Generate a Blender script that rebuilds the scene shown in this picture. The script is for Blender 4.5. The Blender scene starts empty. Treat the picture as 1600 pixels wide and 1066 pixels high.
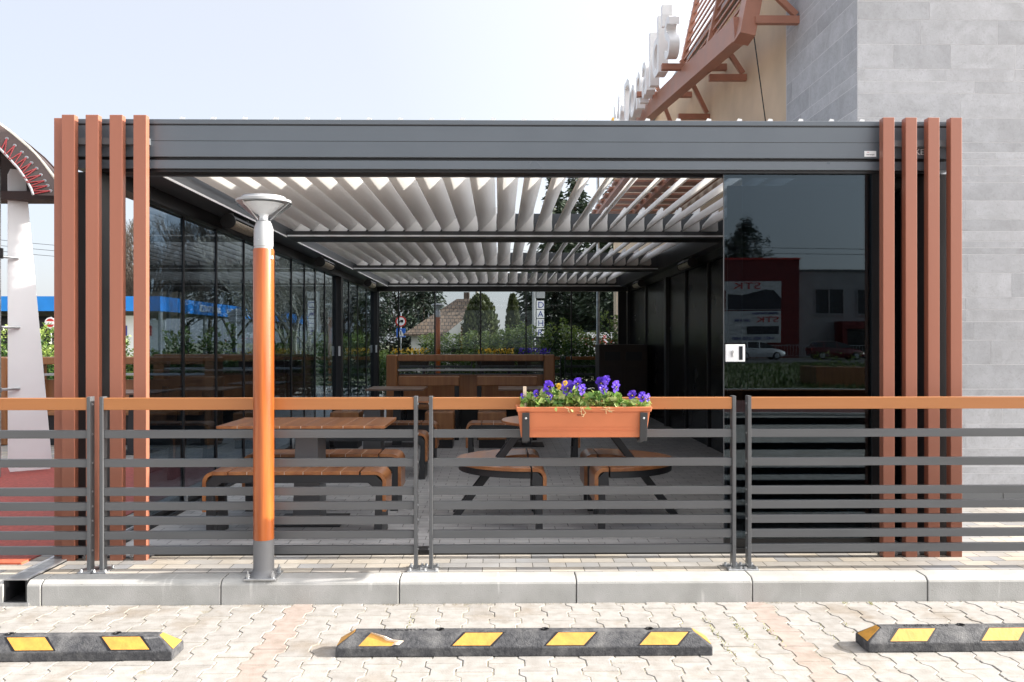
import bpy, math, random
import numpy as np
from mathutils import Vector, Matrix

C = bpy.context.scene.collection
R = math.radians
S = bpy.context.scene
# ------------------------------------------------------------------ camera, sky, sun, exposure
YAW = math.atan(20.0 / 1340.0)
cam = bpy.data.cameras.new("camera")
cam.sensor_width = 36.0
cam.lens = 36.0 * 1340.0 / 1600.0
cam.clip_start = 0.05
cam.clip_end = 3000
camo = bpy.data.objects.new("camera", cam)
C.objects.link(camo)
camo.location = (0, 0, 1.48)
camo.rotation_euler = (R(90), R(0.03), -YAW)
S.camera = camo

SUN_EL, SUN_AZ = R(26.0), R(-0.4)          # azimuth measured from +X towards +Y
w = bpy.data.worlds.new("World")
S.world = w
w.use_nodes = True
nt = w.node_tree
bg = nt.nodes["Background"]
sky = nt.nodes.new("ShaderNodeTexSky")
sky.sky_type = 'NISHITA'
sky.sun_disc = False
sky.sun_elevation = SUN_EL
sky.sun_rotation = R(90) - SUN_AZ
sky.air_density = 1.0
sky.dust_density = 3.0
sky.ozone_density = 3.0
sky.altitude = 150
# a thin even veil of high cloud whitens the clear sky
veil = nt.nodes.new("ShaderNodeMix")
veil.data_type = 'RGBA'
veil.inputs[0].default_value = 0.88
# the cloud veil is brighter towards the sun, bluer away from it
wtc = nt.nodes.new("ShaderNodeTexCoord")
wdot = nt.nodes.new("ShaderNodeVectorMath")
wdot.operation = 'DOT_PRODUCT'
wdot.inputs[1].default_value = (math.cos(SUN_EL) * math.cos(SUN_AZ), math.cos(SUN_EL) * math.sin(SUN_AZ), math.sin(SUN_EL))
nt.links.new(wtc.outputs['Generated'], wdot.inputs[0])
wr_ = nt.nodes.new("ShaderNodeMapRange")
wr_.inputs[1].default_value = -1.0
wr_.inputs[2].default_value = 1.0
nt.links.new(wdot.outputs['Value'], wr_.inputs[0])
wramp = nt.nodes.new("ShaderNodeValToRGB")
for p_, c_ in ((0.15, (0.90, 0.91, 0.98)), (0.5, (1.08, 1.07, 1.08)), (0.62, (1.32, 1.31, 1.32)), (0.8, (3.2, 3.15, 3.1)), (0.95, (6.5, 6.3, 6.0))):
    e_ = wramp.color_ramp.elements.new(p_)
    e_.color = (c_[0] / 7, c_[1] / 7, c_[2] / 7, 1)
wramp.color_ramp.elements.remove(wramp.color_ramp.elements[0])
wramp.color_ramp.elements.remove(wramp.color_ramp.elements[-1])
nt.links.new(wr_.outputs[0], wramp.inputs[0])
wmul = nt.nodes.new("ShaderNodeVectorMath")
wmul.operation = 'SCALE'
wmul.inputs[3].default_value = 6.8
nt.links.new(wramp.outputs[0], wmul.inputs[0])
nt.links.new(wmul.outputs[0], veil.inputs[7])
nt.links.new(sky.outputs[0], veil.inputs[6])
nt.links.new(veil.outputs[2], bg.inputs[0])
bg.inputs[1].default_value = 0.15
sun = bpy.data.lights.new("sun", 'SUN')
sun.energy = 2.3
sun.angle = R(0.5)
sun.color = (1.0, 0.945, 0.87)
suno = bpy.data.objects.new("sun", sun)
C.objects.link(suno)
sd = Vector((math.cos(SUN_EL) * math.cos(SUN_AZ), math.cos(SUN_EL) * math.sin(SUN_AZ), math.sin(SUN_EL)))
suno.rotation_euler = sd.to_track_quat('Z', 'Y').to_euler()
S.view_settings.view_transform = 'Standard'
S.view_settings.look = 'None'
S.view_settings.exposure = 2.38
S.view_settings.gamma = 1.0
S.render.engine = 'CYCLES'
S.cycles.max_bounces = 12
S.cycles.diffuse_bounces = 8
S.cycles.transparent_max_bounces = 16
S.cycles.sample_clamp_indirect = 6.0

# ------------------------------------------------------------------ materials
def nodes_of(m):
    m.use_nodes = True
    t = m.node_tree
    return t, t.nodes, t.links, t.nodes["Principled BSDF"]

def mat(name, col, rough=0.5, metal=0.0, var=0.12, vs=3.0, bump=0.0, bs=60.0, coat=0.0, stretch=(1, 1, 1), spec=0.5, col2=None, tone=0.0, detail=5):
    """one procedural material: noise-mixed colour, noisy roughness, optional bump and per-face tone"""
    m = bpy.data.materials.new(name)
    t, N, L, b = nodes_of(m)
    tc = N.new("ShaderNodeTexCoord")
    mp = N.new("ShaderNodeMapping")
    mp.inputs['Scale'].default_value = stretch
    L.new(tc.outputs['Object'], mp.inputs[0])
    n = N.new("ShaderNodeTexNoise")
    n.inputs['Scale'].default_value = vs
    n.inputs['Detail'].default_value = detail
    L.new(mp.outputs[0], n.inputs['Vector'])
    c2 = col2 if col2 else tuple(max(0, c * (1 - var)) for c in col)
    c1 = col if col2 else tuple(min(1, c * (1 + var)) for c in col)
    rp = N.new("ShaderNodeValToRGB")
    rp.color_ramp.elements[0].position = 0.32
    rp.color_ramp.elements[1].position = 0.68
    rp.color_ramp.elements[0].color = (*c2, 1)
    rp.color_ramp.elements[1].color = (*c1, 1)
    L.new(n.outputs[0], rp.inputs[0])
    out = rp.outputs[0]
    if tone:
        at = N.new("ShaderNodeAttribute")
        at.attribute_name = 'tone'
        mr = N.new("ShaderNodeMapRange")
        mr.inputs[3].default_value = 1 - tone
        mr.inputs[4].default_value = 1 + tone
        L.new(at.outputs['Fac'], mr.inputs[0])
        mx = N.new("ShaderNodeMix")
        mx.data_type = 'RGBA'
        mx.blend_type = 'MULTIPLY'
        mx.inputs[0].default_value = 1
        L.new(out, mx.inputs[6])
        L.new(mr.outputs[0], mx.inputs[7])
        out = mx.outputs[2]
    L.new(out, b.inputs['Base Color'])
    b.inputs['Roughness'].default_value = rough
    rr = N.new("ShaderNodeMapRange")
    rr.inputs[3].default_value = max(0.02, rough - 0.07)
    rr.inputs[4].default_value = min(1, rough + 0.07)
    L.new(n.outputs[0], rr.inputs[0])
    L.new(rr.outputs[0], b.inputs['Roughness'])
    b.inputs['Metallic'].default_value = metal
    b.inputs['Specular IOR Level'].default_value = spec
    b.inputs['Coat Weight'].default_value = coat
    b.inputs['Coat Roughness'].default_value = 0.12
    if bump:
        n2 = N.new("ShaderNodeTexNoise")
        n2.inputs['Scale'].default_value = bs
        n2.inputs['Detail'].default_value = 6
        L.new(mp.outputs[0], n2.inputs['Vector'])
        bp = N.new("ShaderNodeBump")
        bp.inputs['Strength'].default_value = bump
        bp.inputs['Distance'].default_value = 0.01
        L.new(n2.outputs[0], bp.inputs['Height'])
        L.new(bp.outputs[0], b.inputs['Normal'])
    return m

def wood(name, col, dark, rough=0.4, coat=0.3, axis='X', scale=9.0):
    st = {'X': (0.12, 2.2, 2.2), 'Y': (2.2, 0.12, 2.2), 'Z': (2.2, 2.2, 0.12)}[axis]
    m = mat(name, col, rough, col2=dark, vs=scale, stretch=st, coat=coat, detail=8, bump=0.08, bs=scale * 6)
    return m

def glass(name, tint, ior=1.7, wave=0.004, refl=(0.84, 0.94, 1)):
    m = bpy.data.materials.new(name)
    m.use_nodes = True
    t = m.node_tree
    N, L = t.nodes, t.links
    N.remove(N["Principled BSDF"])
    tr = N.new("ShaderNodeBsdfTransparent")
    tr.inputs[0].default_value = (*tint, 1)
    gl = N.new("ShaderNodeBsdfGlossy")
    gl.inputs['Roughness'].default_value = 0.0
    gl.inputs['Color'].default_value = (*refl, 1)
    fr = N.new("ShaderNodeFresnel")
    ge = N.new("ShaderNodeNewGeometry")
    io = N.new("ShaderNodeMapRange")
    io.inputs[3].default_value = ior
    io.inputs[4].default_value = 1.0 / ior
    L.new(ge.outputs['Backfacing'], io.inputs[0])
    L.new(io.outputs[0], fr.inputs[0])
    # faint smears on the pane modulate the reflection a little
    nz = N.new("ShaderNodeTexNoise")
    nz.inputs['Scale'].default_value = 2.2
    nz.inputs['Detail'].default_value = 4
    mr = N.new("ShaderNodeMapRange")
    mr.inputs[3].default_value = 0.92
    mr.inputs[4].default_value = 1.08
    L.new(nz.outputs[0], mr.inputs[0])
    mu = N.new("ShaderNodeMath")
    mu.operation = 'MULTIPLY'
    L.new(fr.outputs[0], mu.inputs[0])
    L.new(mr.outputs[0], mu.inputs[1])
    wv = N.new("ShaderNodeTexNoise")
    wv.inputs['Scale'].default_value = 0.9
    wv.inputs['Detail'].default_value = 1
    bp = N.new("ShaderNodeBump")
    bp.inputs['Strength'].default_value = 0.5
    bp.inputs['Distance'].default_value = wave
    L.new(wv.outputs[0], bp.inputs['Height'])
    L.new(bp.outputs[0], gl.inputs['Normal'])
    mx = N.new("ShaderNodeMixShader")
    L.new(mu.outputs[0], mx.inputs[0])
    L.new(tr.outputs[0], mx.inputs[1])
    L.new(gl.outputs[0], mx.inputs[2])
    L.new(mx.outputs[0], N["Material Output"].inputs[0])
    return m

def leafmat(name, cols, rough=0.45, trans=0.25):
    """foliage colour by the per-face tone, a little light passing through"""
    m = bpy.data.materials.new(name)
    t, N, L, b = nodes_of(m)
    at = N.new("ShaderNodeAttribute")
    at.attribute_name = 'tone'
    rp = N.new("ShaderNodeValToRGB")
    e = rp.color_ramp.elements
    while len(e) < len(cols):
        e.new(0.5)
    for i, c in enumerate(cols):
        e[i].position = i / (len(cols) - 1)
        e[i].color = (*c, 1)
    L.new(at.outputs['Fac'], rp.inputs[0])
    L.new(rp.outputs[0], b.inputs['Base Color'])
    b.inputs['Roughness'].default_value = rough
    tl = N.new("ShaderNodeBsdfTranslucent")
    L.new(rp.outputs[0], tl.inputs[0])
    mx = N.new("ShaderNodeMixShader")
    mx.inputs[0].default_value = trans
    L.new(b.outputs[0], mx.inputs[1])
    L.new(tl.outputs[0], mx.inputs[2])
    L.new(mx.outputs[0], N["Material Output"].inputs[0])
    return m

def brickmat(name, c1, c2, mortar, bw, bh, ms=0.004, rough=0.75, bump=0.5, off=0.5, stain=None, rot=0.0, shift=(0, 0, 0), rowtint=None):
    m = bpy.data.materials.new(name)
    t, N, L, b = nodes_of(m)
    tc = N.new("ShaderNodeTexCoord")
    mp = N.new("ShaderNodeMapping")
    mp.inputs['Rotation'].default_value[2] = rot
    mp.inputs['Location'].default_value = shift
    L.new(tc.outputs['Object'], mp.inputs[0])
    br = N.new("ShaderNodeTexBrick")
    br.offset = off
    br.inputs['Color1'].default_value = (*c1, 1)
    br.inputs['Color2'].default_value = (*c2, 1)
    br.inputs['Mortar'].default_value = (*mortar, 1)
    br.inputs['Scale'].default_value = 1.0
    br.inputs['Mortar Size'].default_value = ms
    br.inputs['Mortar Smooth'].default_value = 0.3
    br.inputs['Brick Width'].default_value = bw
    br.inputs['Row Height'].default_value = bh
    L.new(mp.outputs[0], br.inputs['Vector'])
    n = N.new("ShaderNodeTexNoise")
    n.inputs['Scale'].default_value = 2.3
    n.inputs['Detail'].default_value = 8
    n.inputs['Roughness'].default_value = 0.65
    L.new(tc.outputs['Object'], n.inputs['Vector'])
    rp = N.new("ShaderNodeValToRGB")
    rp.color_ramp.elements[0].position = 0.3
    rp.color_ramp.elements[1].position = 0.7
    s = stain or (0.72, 0.68, 0.62)
    rp.color_ramp.elements[0].color = (*s, 1)
    rp.color_ramp.elements[1].color = (1.12, 1.12, 1.12, 1)
    L.new(n.outputs[0], rp.inputs[0])
    mx = N.new("ShaderNodeMix")
    mx.data_type = 'RGBA'
    mx.blend_type = 'MULTIPLY'
    mx.inputs[0].default_value = 0.8
    L.new(br.outputs[0], mx.inputs[6])
    L.new(rp.outputs[0], mx.inputs[7])
    L.new(mx.outputs[2], b.inputs['Base Color'])
    b.inputs['Roughness'].default_value = rough
    n3 = N.new("ShaderNodeTexNoise")
    n3.inputs['Scale'].default_value = 90
    n3.inputs['Detail'].default_value = 4
    L.new(tc.outputs['Object'], n3.inputs['Vector'])
    ma = N.new("ShaderNodeMath")
    ma.operation = 'MULTIPLY_ADD'
    ma.inputs[1].default_value = 0.25
    L.new(n3.outputs[0], ma.inputs[0])
    inv = N.new("ShaderNodeMath")
    inv.operation = 'SUBTRACT'
    inv.inputs[0].default_value = 1.0
    L.new(br.outputs['Fac'], inv.inputs[1])
    L.new(inv.outputs[0], ma.inputs[2])
    bp = N.new("ShaderNodeBump")
    bp.inputs['Strength'].default_value = bump
    bp.inputs['Distance'].default_value = 0.004
    L.new(ma.outputs[0], bp.inputs['Height'])
    L.new(bp.outputs[0], b.inputs['Normal'])
    return m

M = {}
M['anthracite'] = mat('anthracite_paint', (0.115, 0.122, 0.13), 0.36, var=0.05, bump=0.02, bs=300)
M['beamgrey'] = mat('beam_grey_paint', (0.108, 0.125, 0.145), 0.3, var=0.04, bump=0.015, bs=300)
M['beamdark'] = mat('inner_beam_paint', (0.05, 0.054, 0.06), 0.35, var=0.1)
M['panelwhite'] = mat('play_panel_white', (0.80, 0.80, 0.81), 0.45, var=0.03)
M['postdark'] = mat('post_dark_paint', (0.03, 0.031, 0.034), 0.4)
M['rail'] = mat('fence_grey_paint', (0.093, 0.096, 0.10), 0.36, var=0.08, vs=5, bump=0.04, bs=160, stretch=(0.4, 2, 2))
M['black'] = mat('black_paint', (0.008, 0.008, 0.0095), 0.42, var=0.2)
M['blackgloss'] = mat('black_gloss_panel', (0.005, 0.005, 0.006), 0.25, var=0.2, spec=0.1)
M['steel'] = mat('galvanised_steel', (0.52, 0.53, 0.54), 0.38, 0.85, var=0.2, vs=14, bump=0.1, bs=90)
M['alu'] = mat('aluminium', (0.75, 0.76, 0.77), 0.35, 0.6, var=0.05)
M['silver'] = mat('silver_paint', (0.40, 0.41, 0.42), 0.38, 0.25, var=0.05)
M['louver'] = mat('louver_white_paint', (0.82, 0.81, 0.79), 0.34, var=0.06, vs=1.2, stretch=(1, 0.3, 1), bump=0.02, bs=40)
M['slat'] = mat('copper_brown_paint', (0.33, 0.125, 0.078), 0.34, var=0.06, vs=2.0, stretch=(2, 2, 0.15), bump=0.03, bs=120)
M['trellis'] = mat('trellis_brown_paint', (0.36, 0.16, 0.105), 0.45, var=0.1, vs=4, bump=0.04, bs=80)
M['railwood'] = wood('handrail_wood', (0.41, 0.165, 0.052), (0.36, 0.135, 0.04), 0.38, 0.25, 'X', 5)
M['seatwood'] = wood('seat_wood', (0.40, 0.165, 0.06), (0.24, 0.085, 0.03), 0.36, 0.35, 'Y', 8)
M['darkwood'] = wood('booth_wood', (0.34, 0.15, 0.055), (0.22, 0.085, 0.03), 0.42, 0.2, 'Z', 8)
M['inlay'] = mat('pale_joint', (0.62, 0.5, 0.42), 0.6)
M['polewood'] = wood('varnished_pole_wood', (0.50, 0.128, 0.021), (0.24, 0.048, 0.008), 0.3, 0.5, 'Z', 11)
M['polegrey'] = mat('pole_foot_grey', (0.16, 0.16, 0.165), 0.5, var=0.1, bump=0.05)
M['terracotta'] = mat('terracotta_plastic', (0.55, 0.165, 0.066), 0.42, var=0.06, vs=6, bump=0.04, bs=200)
M['soil'] = mat('soil', (0.03, 0.02, 0.013), 0.95, var=0.4, vs=40, bump=0.8, bs=120)
M['yellow'] = mat('yellow_reflective', (0.66, 0.33, 0.06), 0.4, col2=(0.50, 0.25, 0.05), vs=26, bump=0.15, bs=60)
M['cream'] = mat('torn_backing', (0.7, 0.56, 0.42), 0.8, var=0.2, vs=30)
M['white'] = mat('white_paint', (0.82, 0.83, 0.84), 0.4, var=0.03)
M['redpaint'] = mat('red_paint', (0.55, 0.03, 0.025), 0.4, var=0.08)
M['bluepaint'] = mat('blue_fascia', (0.012, 0.22, 0.68), 0.35, var=0.06)
M['signblue'] = mat('sign_blue', (0.02, 0.13, 0.55), 0.4)
M['navy'] = mat('navy_letter', (0.02, 0.03, 0.25), 0.4)
M['golden'] = mat('golden_yellow', (0.85, 0.5, 0.03), 0.4)
M['plaster'] = mat('beige_plaster', (0.58, 0.46, 0.33), 0.85, var=0.12, vs=1.4, bump=0.25, bs=90)
M['whitewall'] = mat('white_render', (0.62, 0.6, 0.56), 0.85, var=0.12, vs=1.2, bump=0.2, bs=50)
M['greywall'] = mat('grey_render', (0.33, 0.33, 0.34), 0.85, var=0.1, vs=1.2)
M['boardwhite'] = mat('sign_board_white', (0.62, 0.62, 0.63), 0.5)
M['boarddark'] = mat('sign_board_dark', (0.03, 0.03, 0.04), 0.5)
M['redwall'] = mat('dark_red_render', (0.15, 0.016, 0.016), 0.7, var=0.1, vs=1)
M['mortar'] = mat('pale_mortar', (0.62, 0.62, 0.63), 0.9, var=0.05)
M['asphalt'] = mat('asphalt', (0.06, 0.06, 0.062), 0.9, var=0.25, vs=20, bump=0.5, bs=200)
M['earth'] = mat('dry_ground', (0.2, 0.18, 0.13), 0.95, col2=(0.12, 0.14, 0.06), vs=0.15, bump=0.3, bs=10)
M['rubberfloor'] = mat('red_rubber_floor', (0.33, 0.07, 0.055), 0.8, var=0.25, vs=30, bump=0.4, bs=160)
M['rubberedge'] = mat('red_rubber_edge', (0.62, 0.13, 0.06), 0.7, var=0.15, vs=25, bump=0.3, bs=120)
M['grass'] = leafmat('grass_blades', [(0.03, 0.06, 0.012), (0.07, 0.12, 0.025), (0.13, 0.16, 0.05)], 0.6, 0.15)
M['bark'] = mat('bark', (0.055, 0.043, 0.032), 0.9, var=0.4, vs=12, bump=0.7, bs=40)
M['palebark'] = mat('pale_bark', (0.36, 0.33, 0.28), 0.85, var=0.35, vs=10, bump=0.4, bs=40)
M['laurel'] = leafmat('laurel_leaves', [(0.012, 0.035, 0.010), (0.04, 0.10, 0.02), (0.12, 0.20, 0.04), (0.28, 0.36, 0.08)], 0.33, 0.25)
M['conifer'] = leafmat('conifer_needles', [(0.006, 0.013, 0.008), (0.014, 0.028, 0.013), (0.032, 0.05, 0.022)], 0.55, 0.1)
M['cypress'] = leafmat('cypress_leaves', [(0.02, 0.03, 0.008), (0.05, 0.065, 0.018), (0.1, 0.1, 0.03)], 0.55, 0.15)
M['pansyleaf'] = leafmat('pansy_leaves', [(0.04, 0.12, 0.025), (0.13, 0.26, 0.05), (0.30, 0.40, 0.10), (0.50, 0.54, 0.24)], 0.4, 0.3)
M['violet'] = leafmat('violet_petals', [(0.045, 0.012, 0.33), (0.11, 0.04, 0.62), (0.22, 0.11, 0.72)], 0.5, 0.3)
M['violetdark'] = mat('petal_blotch', (0.012, 0.004, 0.06), 0.6)
M['yellowpetal'] = leafmat('yellow_petals', [(0.6, 0.33, 0.01), (0.8, 0.5, 0.03), (0.85, 0.6, 0.1)], 0.5, 0.3)
M['strawroot'] = mat('dry_stems', (0.55, 0.42, 0.22), 0.8, var=0.3, vs=40)
M['glass'] = glass('pergola_glass', (0.43, 0.49, 0.54), 1.42)
M['rearglass'] = glass('rear_glass', (0.76, 0.79, 0.81), 1.3, 0.0)
M['clearglass'] = glass('lamp_glass', (0.93, 0.94, 0.95), 1.5, 0.0)
M['doorglass'] = glass('door_glass', (0.36, 0.40, 0.44), 1.58, 0.004, (0.74, 0.9, 1.0))
M['carglass'] = mat('car_glass', (0.01, 0.012, 0.014), 0.08)
M['carwhite'] = mat('car_white', (0.6, 0.61, 0.62), 0.25, coat=0.8, var=0.02)
M['carred'] = mat('car_red', (0.12, 0.008, 0.012), 0.25, coat=0.8, var=0.05)
M['tyre'] = mat('tyre', (0.012, 0.012, 0.012), 0.8)
M['window'] = mat('dark_window', (0.02, 0.023, 0.028), 0.1)
M['membrane'] = mat('canopy_membrane', (0.045, 0.028, 0.026), 0.7, var=0.2, vs=4, bump=0.2, bs=20)
M['cream_edge'] = mat('canopy_edge', (0.72, 0.68, 0.58), 0.6)
M['lace'] = mat('red_lacing', (0.26, 0.012, 0.016), 0.5)
M['pavement'] = brickmat('pavement_pavers', (0.47, 0.43, 0.37), (0.27, 0.28, 0.30), (0.07, 0.065, 0.06), 0.2, 0.1, 0.003, stain=(0.7, 0.64, 0.55))
M['floor'] = brickmat('terrace_pavers', (0.45, 0.45, 0.455), (0.36, 0.36, 0.375), (0.11, 0.11, 0.11), 0.2, 0.1, 0.0035, rough=0.5, stain=(0.7, 0.7, 0.7))
M['farpave'] = brickmat('lot_far_pavers', (0.40, 0.37, 0.34), (0.36, 0.34, 0.31), (0.22, 0.2, 0.17), 0.142, 0.2, 0.004)
M['redpave'] = brickmat('red_brick_paving', (0.22, 0.055, 0.04), (0.16, 0.045, 0.035), (0.1, 0.09, 0.08), 0.2, 0.1, 0.006)
M['rooftile'] = brickmat('roof_tiles', (0.19, 0.135, 0.095), (0.12, 0.085, 0.065), (0.035, 0.028, 0.022), 0.2, 0.19, 0.02, bump=1.0)

def lotmat():
    """pale interlocking pavers: tone picks grey or pink stone, stains lie over them"""
    m = bpy.data.materials.new('lot_pavers')
    t, N, L, b = nodes_of(m)
    at = N.new("ShaderNodeAttribute"); at.attribute_name = 'tone'
    rp = N.new("ShaderNodeValToRGB")
    e = rp.color_ramp.elements
    e[0].position = 0.0; e[0].color = (0.295, 0.282, 0.266, 1)
    e[1].position = 0.55; e[1].color = (0.33, 0.317, 0.300, 1)
    for p, c in ((0.28, (0.31, 0.296, 0.278)), (0.7, (0.334, 0.32, 0.302)), (0.8, (0.325, 0.268, 0.236)), (1.0, (0.33, 0.275, 0.243))):
        x = e.new(p); x.color = (*c, 1)
    L.new(at.outputs['Fac'], rp.inputs[0])
    tc = N.new("ShaderNodeTexCoord")
    n = N.new("ShaderNodeTexNoise"); n.inputs['Scale'].default_value = 1.35; n.inputs['Detail'].default_value = 9; n.inputs['Roughness'].default_value = 0.62
    L.new(tc.outputs['Object'], n.inputs['Vector'])
    r2 = N.new("ShaderNodeValToRGB")
    r2.color_ramp.elements[0].position = 0.535; r2.color_ramp.elements[0].color = (0, 0, 0, 1)
    r2.color_ramp.elements[1].position = 0.68; r2.color_ramp.elements[1].color = (0.85, 0.85, 0.85, 1)
    L.new(n.outputs[0], r2.inputs[0])
    mx = N.new("ShaderNodeMix"); mx.data_type = 'RGBA'
    mx.inputs[7].default_value = (0.20, 0.155, 0.108, 1)
    L.new(r2.outputs[0], mx.inputs[0]); L.new(rp.outputs[0], mx.inputs[6])
    n4 = N.new("ShaderNodeTexNoise"); n4.inputs['Scale'].default_value = 16; n4.inputs['Detail'].default_value = 8
    L.new(tc.outputs['Object'], n4.inputs['Vector'])
    r4 = N.new("ShaderNodeValToRGB")
    r4.color_ramp.elements[0].position = 0.28; r4.color_ramp.elements[0].color = (0.8, 0.78, 0.75, 1)
    r4.color_ramp.elements[1].position = 0.62; r4.color_ramp.elements[1].color = (1.04, 1.04, 1.04, 1)
    L.new(n4.outputs[0], r4.inputs[0])
    m2 = N.new("ShaderNodeMix"); m2.data_type = 'RGBA'; m2.blend_type = 'MULTIPLY'; m2.inputs[0].default_value = 1
    L.new(mx.outputs[2], m2.inputs[6]); L.new(r4.outputs[0], m2.inputs[7])
    L.new(m2.outputs[2], b.inputs['Base Color'])
    b.inputs['Roughness'].default_value = 0.85
    n3 = N.new("ShaderNodeTexNoise"); n3.inputs['Scale'].default_value = 110; n3.inputs['Detail'].default_value = 5
    L.new(tc.outputs['Object'], n3.inputs['Vector'])
    bp = N.new("ShaderNodeBump"); bp.inputs['Strength'].default_value = 0.35; bp.inputs['Distance'].default_value = 0.004
    L.new(n3.outputs[0], bp.inputs['Height']); L.new(bp.outputs[0], b.inputs['Normal'])
    return m
M['lot'] = lotmat()
M['sand'] = mat('joint_sand', (0.36, 0.335, 0.285), 0.95, col2=(0.17, 0.15, 0.11), vs=6, bump=0.5, bs=120)

def rubbermat():
    m = mat('black_rubber', (0.030, 0.031, 0.035), 0.75, col2=(0.07, 0.07, 0.075), vs=60, bump=0.35, bs=140, detail=8)
    t, N, L, b = nodes_of(m)
    src = b.inputs['Base Color'].links[0].from_socket
    tc = N.new("ShaderNodeTexCoord")
    prev = src
    for sc, st, lo, hi, k, c in ((9, (1, 1, 1), 0.46, 0.70, 0.65, (0.20, 0.195, 0.19)), (5, (0.6, 6, 6), 0.60, 0.66, 0.6, (0.26, 0.255, 0.25)), (130, (1, 1, 1), 0.66, 0.70, 0.7, (0.34, 0.33, 0.32))):
        mp = N.new("ShaderNodeMapping"); mp.inputs['Scale'].default_value = st; mp.inputs['Rotation'].default_value[2] = 0.5 if st[0] < 1 else 0
        L.new(tc.outputs['Object'], mp.inputs[0])
        n = N.new("ShaderNodeTexNoise"); n.inputs['Scale'].default_value = sc; n.inputs['Detail'].default_value = 9; n.inputs['Roughness'].default_value = 0.68
        L.new(mp.outputs[0], n.inputs['Vector'])
        r = N.new("ShaderNodeMapRange"); r.inputs[1].default_value = lo; r.inputs[2].default_value = hi; r.inputs[4].default_value = k
        L.new(n.outputs[0], r.inputs[0])
        mx = N.new("ShaderNodeMix"); mx.data_type = 'RGBA'; mx.inputs[7].default_value = (*c, 1)
        L.new(r.outputs[0], mx.inputs[0]); L.new(prev, mx.inputs[6])
        prev = mx.outputs[2]
    L.new(prev, b.inputs['Base Color'])
    return m
M['rubber'] = rubbermat()

def kerbmat():
    m = mat('kerb_concrete', (0.44, 0.432, 0.415), 0.85, col2=(0.34, 0.335, 0.315), vs=5.0, bump=0.25, bs=170, stretch=(1.2, 1, 0.9), detail=10)
    t, N, L, b = nodes_of(m)
    src = b.inputs['Base Color'].links[0].from_socket
    tc = N.new("ShaderNodeTexCoord")
    mp = N.new("ShaderNodeMapping")
    mp.inputs['Scale'].default_value = (22, 1, 3.0)
    L.new(tc.outputs['Object'], mp.inputs[0])
    n = N.new("ShaderNodeTexNoise"); n.inputs['Scale'].default_value = 1.0; n.inputs['Detail'].default_value = 3
    L.new(mp.outputs[0], n.inputs['Vector'])
    r = N.new("ShaderNodeValToRGB")
    r.color_ramp.elements[0].position = 0.66; r.color_ramp.elements[0].color = (0, 0, 0, 1)
    r.color_ramp.elements[1].position = 0.74; r.color_ramp.elements[1].color = (0.55, 0.55, 0.55, 1)
    L.new(n.outputs[0], r.inputs[0])
    m1 = N.new("ShaderNodeMix"); m1.data_type = 'RGBA'
    m1.inputs[7].default_value = (0.6, 0.59, 0.56, 1)
    L.new(r.outputs[0], m1.inputs[0]); L.new(src, m1.inputs[6])
    n2 = N.new("ShaderNodeTexNoise"); n2.inputs['Scale'].default_value = 75; n2.inputs['Detail'].default_value = 4
    L.new(tc.outputs['Object'], n2.inputs['Vector'])
    r2 = N.new("ShaderNodeValToRGB")
    r2.color_ramp.elements[0].position = 0.27; r2.color_ramp.elements[0].color = (0.6, 0.58, 0.55, 1)
    r2.color_ramp.elements[1].position = 0.32; r2.color_ramp.elements[1].color = (1, 1, 1, 1)
    L.new(n2.outputs[0], r2.inputs[0])
    m2 = N.new("ShaderNodeMix"); m2.data_type = 'RGBA'; m2.blend_type = 'MULTIPLY'; m2.inputs[0].default_value = 1
    L.new(m1.outputs[2], m2.inputs[6]); L.new(r2.outputs[0], m2.inputs[7])
    L.new(m2.outputs[2], b.inputs['Base Color'])
    return m
M['kerb'] = kerbmat()

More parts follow.
